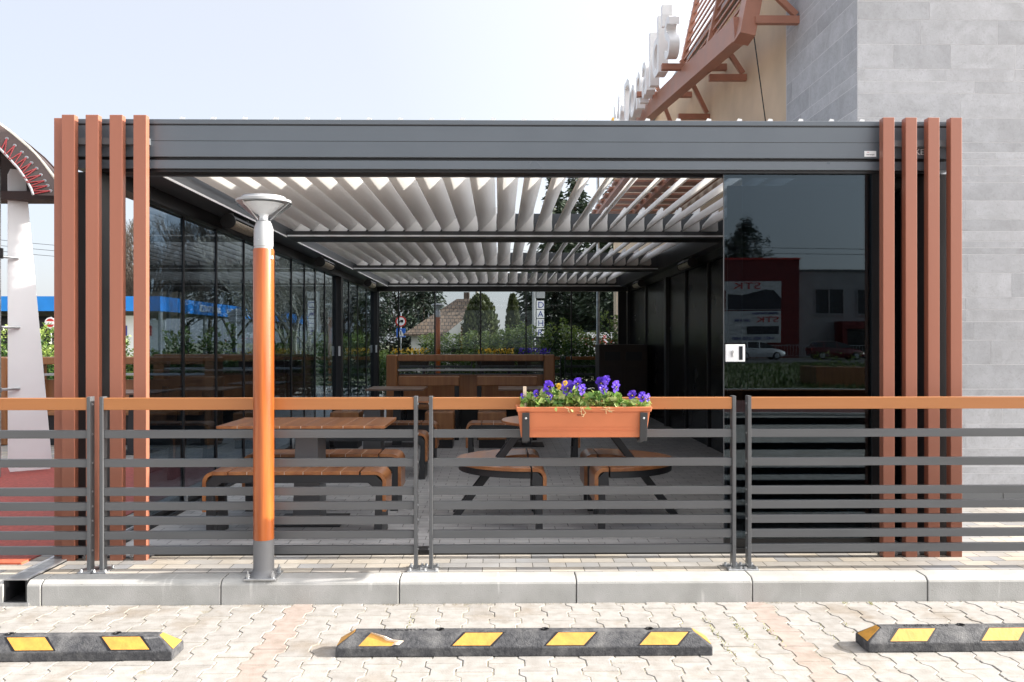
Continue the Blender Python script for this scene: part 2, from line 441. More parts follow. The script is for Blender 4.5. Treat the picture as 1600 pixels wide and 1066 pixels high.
def stonemat():
    m = bpy.data.materials.new('stone_tiles')
    t, N, L, b = nodes_of(m)
    at = N.new("ShaderNodeAttribute"); at.attribute_name = 'tone'
    rp = N.new("ShaderNodeValToRGB")
    e = rp.color_ramp.elements
    e[0].color = (0.37, 0.378, 0.398, 1); e[1].color = (0.445, 0.453, 0.475, 1)
    L.new(at.outputs['Fac'], rp.inputs[0])
    tc = N.new("ShaderNodeTexCoord")
    n = N.new("ShaderNodeTexNoise"); n.noise_dimensions = '4D'; n.inputs['Scale'].default_value = 4.5; n.inputs['Detail'].default_value = 12; n.inputs['Roughness'].default_value = 0.78; n.inputs['Distortion'].default_value = 0.5
    L.new(tc.outputs['Object'], n.inputs['Vector'])
    r2 = N.new("ShaderNodeValToRGB")
    r2.color_ramp.elements[0].position = 0.36; r2.color_ramp.elements[0].color = (0.74, 0.735, 0.73, 1)
    r2.color_ramp.elements[1].position = 0.62; r2.color_ramp.elements[1].color = (1.08, 1.08, 1.09, 1)
    L.new(n.outputs[0], r2.inputs[0])
    v = N.new("ShaderNodeTexNoise"); v.noise_dimensions = '4D'; v.inputs['Scale'].default_value = 34; v.inputs['Detail'].default_value = 6; v.inputs['Distortion'].default_value = 2.0
    L.new(tc.outputs['Object'], v.inputs['Vector'])
    tw = N.new("ShaderNodeMath"); tw.operation = 'MULTIPLY'; tw.inputs[1].default_value = 37.0
    L.new(at.outputs['Fac'], tw.inputs[0])
    L.new(tw.outputs[0], n.inputs['W']); L.new(tw.outputs[0], v.inputs['W'])
    r3 = N.new("ShaderNodeValToRGB")
    r3.color_ramp.elements[0].position = 0.34; r3.color_ramp.elements[0].color = (0.72, 0.71, 0.70, 1)
    r3.color_ramp.elements[1].position = 0.48; r3.color_ramp.elements[1].color = (1, 1, 1, 1)
    L.new(v.outputs[0], r3.inputs[0])
    m1 = N.new("ShaderNodeMix"); m1.data_type = 'RGBA'; m1.blend_type = 'MULTIPLY'; m1.inputs[0].default_value = 0.85
    L.new(rp.outputs[0], m1.inputs[6]); L.new(r2.outputs[0], m1.inputs[7])
    m2 = N.new("ShaderNodeMix"); m2.data_type = 'RGBA'; m2.blend_type = 'MULTIPLY'
    L.new(n.outputs[0], m2.inputs[0])
    L.new(m1.outputs[2], m2.inputs[6]); L.new(r3.outputs[0], m2.inputs[7])
    L.new(m2.outputs[2], b.inputs['Base Color'])
    b.inputs['Roughness'].default_value = 0.6
    bp = N.new("ShaderNodeBump"); bp.inputs['Strength'].default_value = 0.3; bp.inputs['Distance'].default_value = 0.003
    L.new(v.outputs[0], bp.inputs['Height']); L.new(bp.outputs[0], b.inputs['Normal'])
    return m
M['stone'] = stonemat()

# ------------------------------------------------------------------ mesh builder
def rot_to(d):
    return Vector(d).normalized().to_track_quat('Z', 'Y').to_matrix()

class MB:
    def __init__(s):
        s.v, s.f, s.t = [], [], []
    def add(s, vs, fs, tone=0.5):
        o = len(s.v)
        s.v += [tuple(p) for p in vs]
        s.f += [tuple(i + o for i in f) for f in fs]
        s.t += [tone] * len(fs)
        return s
    def box(s, x0, x1, y0, y1, z0, z1, tone=0.5):
        return s.add([(x0, y0, z0), (x1, y0, z0), (x1, y1, z0), (x0, y1, z0), (x0, y0, z1), (x1, y0, z1), (x1, y1, z1), (x0, y1, z1)],
                     [(3, 2, 1, 0), (4, 5, 6, 7), (0, 1, 5, 4), (1, 2, 6, 5), (2, 3, 7, 6), (3, 0, 4, 7)], tone)
    def frustum(s, b0, b1, z0, z1, tone=0.5):
        """b = (x0,x1,y0,y1) at the bottom and the top"""
        (a, b, c, d), (e, f, g, h) = b0, b1
        return s.add([(a, c, z0), (b, c, z0), (b, d, z0), (a, d, z0), (e, g, z1), (f, g, z1), (f, h, z1), (e, h, z1)],
                     [(3, 2, 1, 0), (4, 5, 6, 7), (0, 1, 5, 4), (1, 2, 6, 5), (2, 3, 7, 6), (3, 0, 4, 7)], tone)
    def bar(s, p0, p1, wx, wy, up=(0, 1, 0)):
        """rectangular bar from p0 to p1; wy measured along up, wx across"""
        p0, p1, up = Vector(p0), Vector(p1), Vector(up)
        d = (p1 - p0).normalized()
        a = d.cross(up).normalized()
        b = a.cross(d).normalized()
        vs = []
        for p in (p0, p1):
            for i, j in ((-1, -1), (1, -1), (1, 1), (-1, 1)):
                vs.append(p + a * (i * wx / 2) + b * (j * wy / 2))
        return s.add(vs, [(3, 2, 1, 0), (4, 5, 6, 7), (0, 1, 5, 4), (1, 2, 6, 5), (2, 3, 7, 6), (3, 0, 4, 7)])
    def cyl(s, p0, p1, r0, r1=None, n=16, caps=True):
        r1 = r0 if r1 is None else r1
        p0, p1 = Vector(p0), Vector(p1)
        m = rot_to(p1 - p0)
        vs = []
        for p, r in ((p0, r0), (p1, r1)):
            for i in range(n):
                a = 2 * math.pi * i / n
                vs.append(p + m @ Vector((r * math.cos(a), r * math.sin(a), 0)))
        fs = [(i, (i + 1) % n, n + (i + 1) % n, n + i) for i in range(n)]
        if caps:
            fs += [tuple(reversed(range(n))), tuple(range(n, 2 * n))]
        return s.add(vs, fs)
    def tube(s, pts, r, n=8):
        for a, b in zip(pts[:-1], pts[1:]):
            s.cyl(a, b, r if not callable(r) else r(a), None, n)
        return s
    def lathe(s, prof, c=(0, 0, 0), n=32):
        vs, fs = [], []
        k = len(prof)
        for i in range(n):
            a = 2 * math.pi * i / n
            for r, z in prof:
                vs.append((c[0] + r * math.cos(a), c[1] + r * math.sin(a), c[2] + z))
        for i in range(n):
            j = (i + 1) % n
            for q in range(k - 1):
                fs.append((i * k + q, j * k + q, j * k + q + 1, i * k + q + 1))
        return s.add(vs, fs)
    def prism(s, poly, a0, a1, axis='Y', tone=0.5):
        """extrude a 2-D polygon along an axis: Y -> (x,z), X -> (y,z), Z -> (x,y)"""
        def p3(p, a):
            return {'Y': (p[0], a, p[1]), 'X': (a, p[0], p[1]), 'Z': (p[0], p[1], a)}[axis]
        n = len(poly)
        vs = [p3(p, a0) for p in poly] + [p3(p, a1) for p in poly]
        fs = [tuple(range(n)), tuple(reversed(range(n, 2 * n)))] + [(i, n + i, n + (i + 1) % n, (i + 1) % n) for i in range(n)]
        return s.add(vs, fs, tone)
    def grid(s, rows, tone=0.5):
        """rows of equal length -> quads"""
        k = len(rows[0])
        vs = [p for r in rows for p in r]
        fs = [(i * k + j, i * k + j + 1, (i + 1) * k + j + 1, (i + 1) * k + j) for i in range(len(rows) - 1) for j in range(k - 1)]
        return s.add(vs, fs, tone)
    def build(s, name, m, parent=None, bevel=0.0, smooth=False, seg=2, origin=None, tone=False):
        off = Vector((0, 0, 0))
        if parent is not None:
            off = world_loc(parent)
        elif origin is not None:
            off = Vector(origin)
        me = bpy.data.meshes.new(name)
        vs = [(x - off.x, y - off.y, z - off.z) for x, y, z in s.v]
        me.from_pydata(vs, [], s.f)
        me.update()
        import bmesh
        bm = bmesh.new()
        bm.from_mesh(me)
        bmesh.ops.recalc_face_normals(bm, faces=bm.faces)
        bm.to_mesh(me)
        bm.free()
        if tone:
            at = me.attributes.new('tone', 'FLOAT', 'FACE')
            at.data.foreach_set('value', s.t)
        o = bpy.data.objects.new(name, me)
        C.objects.link(o)
        me.materials.append(M[m] if isinstance(m, str) else m)
        if smooth:
            for p in me.polygons:
                p.use_smooth = True
            md = o.modifiers.new('split', 'EDGE_SPLIT')
            md.split_angle = R(38)
        if bevel:
            md = o.modifiers.new('bevel', 'BEVEL')
            md.width = bevel
            md.segments = seg
            md.limit_method = 'ANGLE'
            md.angle_limit = R(35)
        if parent is not None:
            o.parent = parent
        elif origin is not None:
            o.location = origin
        return o

def world_loc(o):
    v = Vector((0, 0, 0))
    while o is not None:
        v += Vector(o.location)
        o = o.parent
    return v

def tag(o, label, cat, group=None):
    o['label'] = label
    o['category'] = cat
    if group:
        o['group'] = group
    return o

def thing(name, label, cat, loc=(0, 0, 0), group=None):
    o = bpy.data.objects.new(name, None)
    o.empty_display_size = 0.1
    C.objects.link(o)
    o.location = loc
    return tag(o, label, cat, group)

def struct(name, mb, m, **k):
    o = mb.build(name, m, **k)
    o['kind'] = 'structure'
    return o

def dup(root, loc, label=None, group=None, rz=None, scale=None):
    def cp(o, par):
        c = o.copy()
        C.objects.link(c)
        c.parent = par
        for ch in list(o.children):
            cp(ch, c)
        return c
    r = cp(root, None)
    r.location = loc
    if label: r['label'] = label
    if group: r['group'] = group
    if rz is not None: r.rotation_euler = (0, 0, rz)
    if scale is not None: r.scale = (scale,) * 3 if not isinstance(scale, tuple) else scale
    return r

def text_mb(txt, size, extrude, xdir, ydir, origin, align='LEFT', spacing=1.0, xs=1.0):
    """solid lettering as a mesh: xdir = reading direction, ydir = up, thickness along their cross product"""
    cu = bpy.data.curves.new('lettering', 'FONT')
    cu.body = txt
    cu.size = size
    cu.extrude = extrude
    cu.align_x = align
    cu.space_character = spacing
    ob = bpy.data.objects.new('lettering', cu)
    C.objects.link(ob)
    bpy.context.view_layer.update()
    me = bpy.data.meshes.new_from_object(ob.evaluated_get(bpy.context.evaluated_depsgraph_get()))
    xd, yd, o = Vector(xdir).normalized(), Vector(ydir).normalized(), Vector(origin)
    zd = xd.cross(yd)
    mb = MB()
    mb.add([o + xd * (v.co.x * xs) + yd * v.co.y + zd * v.co.z for v in me.vertices], [tuple(p.vertices) for p in me.polygons])
    bpy.data.objects.remove(ob)
    bpy.data.curves.remove(cu)
    bpy.data.meshes.remove(me)
    return mb

def leaf_mesh(name, P, size, rng, aspect=2.0, droop=0.0, tones=None, dirs=None, mat_key='laurel'):
    """many leaf-sized faces: each a four-point blade folded out of a random plane"""
    n = len(P)
    P = np.asarray(P, float)
    d = rng.normal(size=(n, 3)) if dirs is None else np.asarray(dirs, float) + rng.normal(size=(n, 3)) * 0.35
    d[:, 2] -= droop
    d /= np.linalg.norm(d, axis=1)[:, None] + 1e-9
    u = rng.normal(size=(n, 3))
    s = np.cross(d, u)
    s /= np.linalg.norm(s, axis=1)[:, None] + 1e-9
    sz = size * (0.6 + 0.8 * rng.random(n))
    Ln = d * sz[:, None]
    Wd = s * (sz / aspect / 2)[:, None]
    up = np.cross(s, d) * (sz * 0.12)[:, None]
    V = np.empty((n, 4, 3))
    V[:, 0] = P - Ln * 0.5
    V[:, 1] = P + Wd + up
    V[:, 2] = P + Ln * 0.5
    V[:, 3] = P - Wd + up
    me = bpy.data.meshes.new(name)
    me.vertices.add(4 * n)
    me.vertices.foreach_set('co', V.reshape(-1))
    me.loops.add(4 * n)
    me.loops.foreach_set('vertex_index', np.arange(4 * n, dtype=np.int32))
    me.polygons.add(n)
    me.polygons.foreach_set('loop_start', np.arange(0, 4 * n, 4, dtype=np.int32))
    me.polygons.foreach_set('loop_total', np.full(n, 4, dtype=np.int32))
    me.update(calc_edges=True)
    at = me.attributes.new('tone', 'FLOAT', 'FACE')
    at.data.foreach_set('value', (rng.random(n) if tones is None else np.clip(tones, 0, 1)).astype(np.float32))
    me.materials.append(M[mat_key])
    return me

def part_mesh(name, me, parent):
    o = bpy.data.objects.new(name, me)
    C.objects.link(o)
    o.parent = parent
    return o

# ------------------------------------------------------------------ ground, lot, pavement, floor
rnd = random.Random(7)
PZ = 0.135
struct('ground', MB().add([(-400, -300, -0.05), (400, -300, -0.05), (400, 600, -0.05), (-400, 600, -0.05)], [(0, 1, 2, 3)]), 'earth')

def lot_paving():
    a, p, Ln, g = 0.0135, 0.142, 0.2, 0.0022
    mb = MB()
    def outline(k=0.0):
        e = [(-0.5, a), (-0.32, a), (-0.18, -a), (0.18, -a), (0.32, a), (0.5, a)]
        h = Ln / 2 - g - k
        ys = [max(-h, min(h, t * Ln)) for t, _ in e]
        r = [(p / 2 - g - k + x, y) for (_, x), y in zip(e, ys)]
        l = [(-q[0], q[1]) for q in reversed(r)]
        return r + l
    o1, o2 = outline(), outline(0.0035)
    for c in range(-38, 39):
        cx = c * p + 0.03
        for q in range(0, 18):
            cy = 4.80 - q * Ln - (Ln / 2 if c % 2 else 0) + 0.04
            pink = c in (-8, 10)
            tone = rnd.uniform(0.82, 1.0) if pink else rnd.uniform(0.0, 0.68)
            dz = rnd.uniform(-0.0022, 0.0012)
            tx, ty = rnd.uniform(-0.012, 0.012), rnd.uniform(-0.012, 0.012)
            sx = rnd.uniform(-0.001, 0.001)
            n = len(o1)
            vs = [(cx + x + sx, min(cy + y, 4.846), -0.03) for x, y in o1]
            vs += [(cx + x + sx, min(cy + y, 4.846), dz - 0.0035 + tx * x + ty * y) for x, y in o1]
            vs += [(cx + x + sx, min(cy + y, 4.846), dz + tx * x + ty * y) for x, y in o2]
            fs = [tuple(range(2 * n, 3 * n))]
            for i in range(n):
                j = (i + 1) % n
                fs += [(i, j, n + j, n + i), (n + i, n + j, 2 * n + j, 2 * n + i)]
            mb.add(vs, fs, tone)
    struct('lot_paving', mb, 'lot', tone=True)
    struct('lot_sand_bed', MB().add([(-7, 1.3, -0.0032), (7, 1.3, -0.0032), (7, 4.9, -0.0032), (-7, 4.9, -0.0032)], [(0, 1, 2, 3)]), 'sand')
    # the paving goes on behind the camera and to both sides
    b = MB()
    b.add([(-30, -6, -0.004), (30, -6, -0.004), (30, 1.24, -0.004), (-30, 1.24, -0.004)], [(0, 1, 2, 3)])
    b.add([(-30, 1.24, -0.004), (-5.3, 1.24, -0.004), (-5.3, 4.85, -0.004), (-30, 4.85, -0.004)], [(0, 1, 2, 3)])
    b.add([(5.45, 1.24, -0.004), (30, 1.24, -0.004), (30, 4.85, -0.004), (5.45, 4.85, -0.004)], [(0, 1, 2, 3)])
    struct('parking_lot', b, 'farpave')
lot_paving()

def kerb():
    mb = MB()
    y0, y1 = 4.84, 4.985
    prof = [(y0, -0.05), (y0, 0.108), (y0 + 0.004, 0.118), (y0 + 0.022, 0.132), (y0 + 0.035, 0.1365), (y1, 0.138), (y1, -0.05)]
    # joints measured on the photograph, one metre stones
    xs = [-1.565 + i * 1.0 for i in range(-9, 13)]
    for a, b in zip(xs[:-1], xs[1:]):
        d = rnd.uniform(-0.0025, 0.0025)
        pr = [(y + d, z + rnd.uniform(-0.0006, 0.0006)) for y, z in prof]
        if a < -2.7 < b:      # the stone cut for the drain outlet
            mb.prism(pr, a + 0.003, -2.775, 'X')
            mb.prism(pr, -2.645, b - 0.003, 'X')
            mb.prism([(y0, -0.05), (y0, 0.018), (y1, 0.018), (y1, -0.05)], -2.775, -2.645, 'X')
        else:
            mb.prism(pr, a + 0.003, b - 0.003, 'X')
    struct('kerb', mb, 'kerb', bevel=0.004)
    # grit and washed sand lying in the corner at the kerb foot
    mb = MB()
    for i in range(900):
        x = rnd.uniform(-3.6, 3.6)
        y = 4.838 - abs(rnd.gauss(0, 0.012))
        r = rnd.uniform(0.0015, 0.0045)
        mb.add([(x - r, y - r, -0.002), (x + r, y - r * 0.6, -0.002), (x + r * 0.4, y + r, -0.002), (x, y, r * 0.9)], [(0, 1, 3), (1, 2, 3), (2, 0, 3)])
    o = mb.build('grit', 'sand')
    o['kind'] = 'stuff'
    tag(o, 'fine pale grit lying along the foot of the concrete kerb', 'grit')
kerb()

def moss():
    g = np.random.default_rng(77)
    P, T = [], []
    for (x, y, k, sx, sy) in ((1.18, 4.42, 70, .05, .10), (1.30, 4.30, 60, .04, .08), (1.06, 4.18, 50, .03, .10), (-0.48, 4.52, 20, .03, .05), (1.72, 4.36, 30, .03, .09), (-1.72, 4.16, 25, .04, .06), (2.05, 4.80, 40, .05, .01)):
        q = np.stack([g.normal(x, sx, k), np.minimum(g.normal(y, sy, k), 4.83), 0.001 + 0.006 * g.random(k)], 1)
        q[:, 0] = np.round((q[:, 0] - 0.03 - 0.071) / 0.142) * 0.142 + 0.03 + 0.071 + g.normal(0, 0.008, k)
        P.append(q); T.append(g.random(k))
    o = bpy.data.objects.new('moss', leaf_mesh('moss', np.concatenate(P), 0.010, g, 2.5, dirs=np.tile([0, 0, .6], (sum(map(len, P)), 1)), tones=np.concatenate(T), mat_key='mossy'))
    C.objects.link(o)
    o['kind'] = 'stuff'
    tag(o, 'yellow-green moss growing in the joints of the pale pavers', 'moss')
M['mossy'] = leafmat('moss_blades', [(0.10, 0.11, 0.02), (0.30, 0.32, 0.06), (0.42, 0.38, 0.14)], 0.8, 0.2)
moss()

# pavement slab (front strip and right-hand side), terrace floor inside, rubber playground at the left
pv = MB().box(-2.64, 30, 4.987, 26, -0.05, PZ)
struct('pavement', pv, 'pavement')
struct('left_pavement', MB().box(-30, -2.785, 4.987, 26, -0.05, PZ - 0.002), 'pavement')
struct('terrace_floor', MB().box(-2.66, 2.88, 5.41, 17.6, PZ - 0.02, PZ + 0.004), 'floor')
rb = MB()
pl = [(-30, 5.33)] + [(-3.6 + 0.72 * t / 6, 5.33 + 0.05 * math.sin(t)) for t in range(7)] + [(-2.86, 9.35), (-30, 9.35)]
rb.prism(pl, PZ - 0.02, PZ + 0.006, 'Z')
struct('playground_floor', rb, 'rubberfloor')
struct('playground_edging', MB().box(-30, -2.88, 5.215, 5.325, PZ - 0.02, PZ + 0.010), 'rubberedge', bevel=0.004)

# drain channel with grating
dr = thing('drain_channel', 'galvanised drain channel with grating cutting through the kerb beside the red playground floor', 'drain', (-2.71, 4.84, PZ))
mb = MB().box(-2.775, -2.765, 4.845, 5.42, 0.02, PZ + 0.004).box(-2.655, -2.645, 4.845, 5.42, 0.02, PZ + 0.004).box(-2.764, -2.656, 4.845, 5.42, 0.019, 0.024)
mb.build('channel', 'black', dr)
mb = MB()
mb.box(-2.772, -2.752, 4.848, 5.42, PZ + 0.0045, PZ + 0.011).box(-2.668, -2.648, 4.848, 5.42, PZ + 0.0045, PZ + 0.011)
for i in range(46):
    y = 4.85 + i * 0.0124
    mb.box(-2.751, -2.669, y, y + 0.007, PZ + 0.0045, PZ + 0.010)
mb.build('grating', 'steel', dr)
MB().box(-2.79, -2.63, 4.826, 4.842, 0.0, 0.019).build('outlet_sill', 'steel', dr)

# ------------------------------------------------------------------ restaurant building at the right
def stone_wall(mb_t, mb_b, plane, a0, a1, z0, z1, pos, seed, out):
    """rows of long tiles; plane 'front' spans x at y=pos, 'side' spans y at x=pos"""
    r = random.Random(seed)
    z = z0
    while z < z1 - 0.01:
        h = r.choice([0.055, 0.08, 0.10, 0.15, 0.15, 0.20, 0.20])
        h = min(h, z1 - z)
        a = a0 - r.uniform(0, 0.6)
        while a < a1:
            ln = r.uniform(0.45, 1.25)
            b0, b1 = max(a0, a), min(a1, a + ln)
            if b1 - b0 > 0.02:
                pr = out + r.uniform(-0.0006, 0.0006)
                tn = r.uniform(0, 1)
                if plane == 'front':
                    mb_t.box(b0 + 0.0022, b1 - 0.0022, pos - pr, pos, z + 0.0022, z + h - 0.0022, tn)
                else:
                    mb_t.box(pos - pr, pos, b0 + 0.0022, b1 - 0.0022, z + 0.0022, z + h - 0.0022, tn)
            a += ln
        z += h

bd = thing('restaurant_building', 'restaurant building with grey stone tile corner and beige plaster side wall behind the pergola', 'building', (2.92, 6.95, PZ))
tl = MB()
bk = MB()
bk.box(2.9225, 9.0, 6.9537, 8.69, PZ, 7.4)
stone_wall(tl, bk, 'front', 2.922, 8.99, 0.245, 7.3, 6.962, 11, 0.010)
stone_wall(tl, bk, 'side', 6.954, 8.68, 0.245, 7.3, 2.93, 12, 0.008)
bk.build('wall', 'mortar', bd)
tl.build('stone_cladding', 'stone', bd, tone=True)
mb = MB()
x = 2.925
while x < 9:
    mb.box(x, min(x + 0.59, 9.0), 6.940, 6.961, PZ, 0.243)
    x += 0.595
mb.build('plinth', 'anthracite', bd, bevel=0.002)
mb = MB().box(2.94, 9.0, 8.695, 22.0, PZ, 5.65)
mb.build('plaster_wall', 'plaster', bd)
MB().box(2.8, 9.05, 8.70, 22.1, 5.655, 5.75).build('roof', 'anthracite', bd)
# slatted brown trellis that wraps the eaves
TX = 2.42
def tz(y): return 4.60 + (y - 8.46) * 0.109
mb = MB()
y0, y1 = 8.50, 18.0
mb.add([(TX - 0.075, y0, tz(y0) - 0.13), (TX + 0.075, y0, tz(y0) - 0.13), (TX + 0.075, y1, tz(y1) - 0.13), (TX - 0.075, y1, tz(y1) - 0.13),
        (TX - 0.075, y0 + 0.05, tz(y0) + 0.12), (TX + 0.075, y0 + 0.05, tz(y0) + 0.12), (TX + 0.075, y1, tz(y1) + 0.12), (TX - 0.075, y1, tz(y1) + 0.12)],
       [(3, 2, 1, 0), (4, 5, 6, 7), (0, 1, 5, 4), (1, 2, 6, 5), (2, 3, 7, 6), (3, 0, 4, 7)])
mb.build('trellis_beam', 'trellis', bd, bevel=0.004)
LEAN = 0.22
mb = MB()
zb = tz(8.36) - 0.1
mb.bar((TX, 8.36 + 0.075, zb - 0.03), (TX + LEAN * 2.4, 8.36 + 0.30, zb + 2.4), 0.154, 0.24)
mb.build('trellis_upright', 'trellis', bd, bevel=0.004)
for yy in (10.2, 12.05):
    z0 = tz(yy) + 0.05
    MB().bar((TX + LEAN * (z0 - 4.6), yy, z0), (TX + LEAN * 1.75, yy, 6.35), 0.07, 0.09).build('trellis_upright', 'trellis', bd, bevel=0.003)
for i in range(14):
    z = 4.78 + i * 0.13
    x = TX + LEAN * (z - 4.6)
    ya, yb = 8.5, min(12.3, 8.46 + (z - 4.72) / 0.109)
    if yb - ya > 0.2:
        MB().bar((x, ya, z), (x, yb, z), 0.02, 0.022, up=(0, 0, 1)).build('trellis_slat', 'trellis', bd)
for yy in (8.33, 10.16, 11.93, 13.8):
    MB().box(TX + 0.076, 2.938, yy - 0.035, yy + 0.035, 4.57, 4.645).build('bracket', 'trellis', bd, bevel=0.003)
    MB().bar((2.90, yy, 4.66), (TX + 0.12, yy, tz(yy) + 0.42), 0.055, 0.055).build('bracket', 'trellis', bd, bevel=0.003)
MB().box(2.1, 2.95, 11.02, 11.10, 4.98, 5.06).build('sign_arm', 'trellis', bd, bevel=0.003)
MB().box(2.1, 2.95, 13.02, 13.10, 5.2, 5.28).build('sign_arm', 'trellis', bd, bevel=0.003)
mb = MB()
mb.tube([(2.49, 8.36, 4.50), (2.93, 9.0, 2.9)], 0.006, 6)
mb.build('stay_cable', 'black', bd)
# boards of the low soffit between the building and the pergola roof
for i in range(11):
    yy = 8.9 + i * 0.52
    MB().box(1.55, 2.90, yy, yy + 0.30, 3.62, 3.65).build('soffit_board', 'trellis', bd)
for xx in (1.6, 2.2, 2.75):
    MB().box(xx, xx + 0.07, 8.85, 14.7, 3.555, 3.615).build('soffit_joist', 'trellis', bd)

sg = thing('roof_sign', "row of white three-dimensional letters reading McDonald's above the brown trellis", 'sign', (2.2, 11.0, 5.05))
txt = "McDonald's"
ypos = 16.15
wd = {'M': .66, 'c': .5, 'D': .58, 'o': .54, 'n': .52, 'a': .52, 'l': .26, 'd': .55, "'": .22, 's': .48}
for i, ch in enumerate(txt):
    mb = text_mb(ch, 1.12, 0.065, (0, -1, 0), (0, 0, 1), (2.22, ypos, 5.12))
    o = mb.build('letter', 'white', sg, bevel=0.004)
    o['label'] = 'white letter %s' % ch if ch != "'" else 'white apostrophe mark'
    ypos -= wd[ch] * 1.14
mb = MB()
for k in (0, 1):
    yc = 16.55 + 0.38 * k
    for j in range(14):
        a0, a1 = math.pi * j / 14, math.pi * (j + 1) / 14
        mb.cyl((2.22, yc - 0.19 * math.cos(a0), 5.06 + 0.7 * math.sin(a0)), (2.22, yc - 0.19 * math.cos(a1), 5.06 + 0.7 * math.sin(a1)), 0.05, None, 8)
mb.build('golden_mark', 'golden', sg)

# ------------------------------------------------------------------ pergola
pg = thing('pergola', 'large anthracite louvred pergola with copper brown slats at its corners and glass side walls', 'pergola', (0.1, 5.4, PZ))
XL, XR = -2.65, 2.86          # outer faces
IL, IR = -2.257, 2.47         # inner faces of the side beams
def gpart(name, mb, m, bevel=0.0, **k):
    return mb.build(name, m, pg, bevel=bevel, **k)

# front beam
BY = 5.38
mb = MB()
mb.box(XL, XR, BY, 5.54, 2.631, 2.834)
gpart('front_beam', mb, 'beamgrey', 0.003)
mb = MB().box(XL, XR, BY - 0.004, 5.545, 2.835, 2.865)
gpart('beam_cap', mb, 'beamgrey', 0.003)
gpart('beam_groove', MB().box(XL + .01, XR - .01, BY + 0.02, 5.53, 2.612, 2.630), 'black')
gpart('beam_groove', MB().box(XL, XR, BY - 0.0012, BY + 0.01, 2.826, 2.8345), 'black')
gpart('beam_groove', MB().box(XL + .01, XR - .01, BY - 0.0008, BY + 0.002, 2.729, 2.7315), 'black')
mb = MB().box(XL, XR, BY + 0.002, 5.66, 2.558, 2.611)
gpart('beam_trim', mb, 'beamgrey', 0.002)
gpart('door_track', MB().box(XL + 0.1, XR - 0.1, BY + 0.02, 5.52, 2.540, 2.557), 'black')
gpart('floor_track', MB().box(-2.16, 2.36, 5.40, 5.50, PZ, 0.168), 'black', 0.004)
# side beams
for a, b, n in ((XL, IL, 'side_beam'), (IR, XR, 'side_beam')):
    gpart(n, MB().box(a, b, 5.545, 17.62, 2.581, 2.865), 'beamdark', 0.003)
gpart('head_rail', MB().box(-2.60, -2.47, 5.56, 17.5, 2.48, 2.580), 'black')
gpart('head_rail', MB().box(2.62, 2.75, 5.56, 17.5, 2.48, 2.580), 'black')
gpart('head_rail', MB().box(-2.469, 2.619, 17.44, 17.58, 2.49, 2.580), 'black')
gpart('light_strip', MB().box(IL, IL + 0.004, 5.67, 17.39, 2.582, 2.598), 'white')
gpart('light_strip', MB().box(IR - 0.004, IR, 5.67, 17.39, 2.582, 2.590), 'anthracite')
# cross beams: wide gutter with a narrower upstand
for y0, y1 in ((9.14, 9.58), (13.26, 13.66), (17.40, 17.62)):
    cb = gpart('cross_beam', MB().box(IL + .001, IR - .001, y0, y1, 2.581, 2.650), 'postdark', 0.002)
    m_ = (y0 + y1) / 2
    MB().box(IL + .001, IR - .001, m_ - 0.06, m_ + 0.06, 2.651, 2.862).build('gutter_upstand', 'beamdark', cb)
    MB().box(IL + .01, IR - .01, y0 - 0.004, y0 - 0.0002, 2.592, 2.608).build('light_strip', 'white', cb)
# posts
for x0, x1, ys in ((XL, -2.49, (5.40,)), (2.70, XR, (5.40,)), (-2.60, -2.46, (9.30, 13.40, 17.40)), (2.61, 2.75, (9.30, 13.40, 17.40))):
    for y in ys:
        gpart('post', MB().box(x0, x1, y, y + 0.155, PZ, 2.539 if y < 6 else 2.479), 'postdark' if y < 6 else 'black', 0.006)
# louvre blades
TILT = R(47)
def blade_mesh():
    # closed aerofoil section, local x along the blade's width, z its thickness
    wdt, n = 0.252, 9
    top = [(-wdt / 2 + wdt * i / n, 0.006 + 0.020 * math.sin(math.pi * i / n) ** 0.8) for i in range(n + 1)]
    bot = [(wdt / 2 - wdt * i / n, -0.006 - 0.010 * math.sin(math.pi * i / n)) for i in range(n + 1)]
    ca, sa = math.cos(TILT), math.sin(TILT)
    return [(x * ca - z * sa, x * sa + z * ca) for x, z in top + bot]
sec = blade_mesh()
plate = [(-0.088, -0.10), (-0.060, -0.125), (0.062, -0.125), (0.100, -0.085), (0.096, 0.0), (0.105, 0.155), (0.080, 0.160), (0.03, 0.085), (-0.07, -0.03)]
spans = ((5.56, 9.285), (9.435, 13.385), (13.53, 17.43))
PIV = 2.768
for y0, y1 in spans:
    first = None
    for i in range(23):
        x = IL + 0.125 + i * 0.2005
        if first is None:
            mb = MB().prism(sec, -(y1 - y0) / 2 + 0.004, (y1 - y0) / 2 - 0.004, 'Y')
            o = mb.build('louver', 'louver', None, smooth=True)
            e = MB().prism(plate, (y1 - y0) / 2 - 0.0035, (y1 - y0) / 2, 'Y')
            q = e.build('end_plate', 'louver', None)
            q.parent = o
            e2 = MB().prism(plate, -(y1 - y0) / 2, -(y1 - y0) / 2 + 0.0035, 'Y').build('end_plate', 'louver', None)
            e2.parent = o
            o.parent = pg
            first = (o, q, e2)
        else:
            o = first[0].copy(); C.objects.link(o)
            for src in first[1:]:
                q = src.copy(); C.objects.link(q); q.parent = o
            o.rotation_euler = (0, rnd.uniform(-0.008, 0.008), 0)
        o.location = Vector((x, (y0 + y1) / 2, PIV)) - pg.location
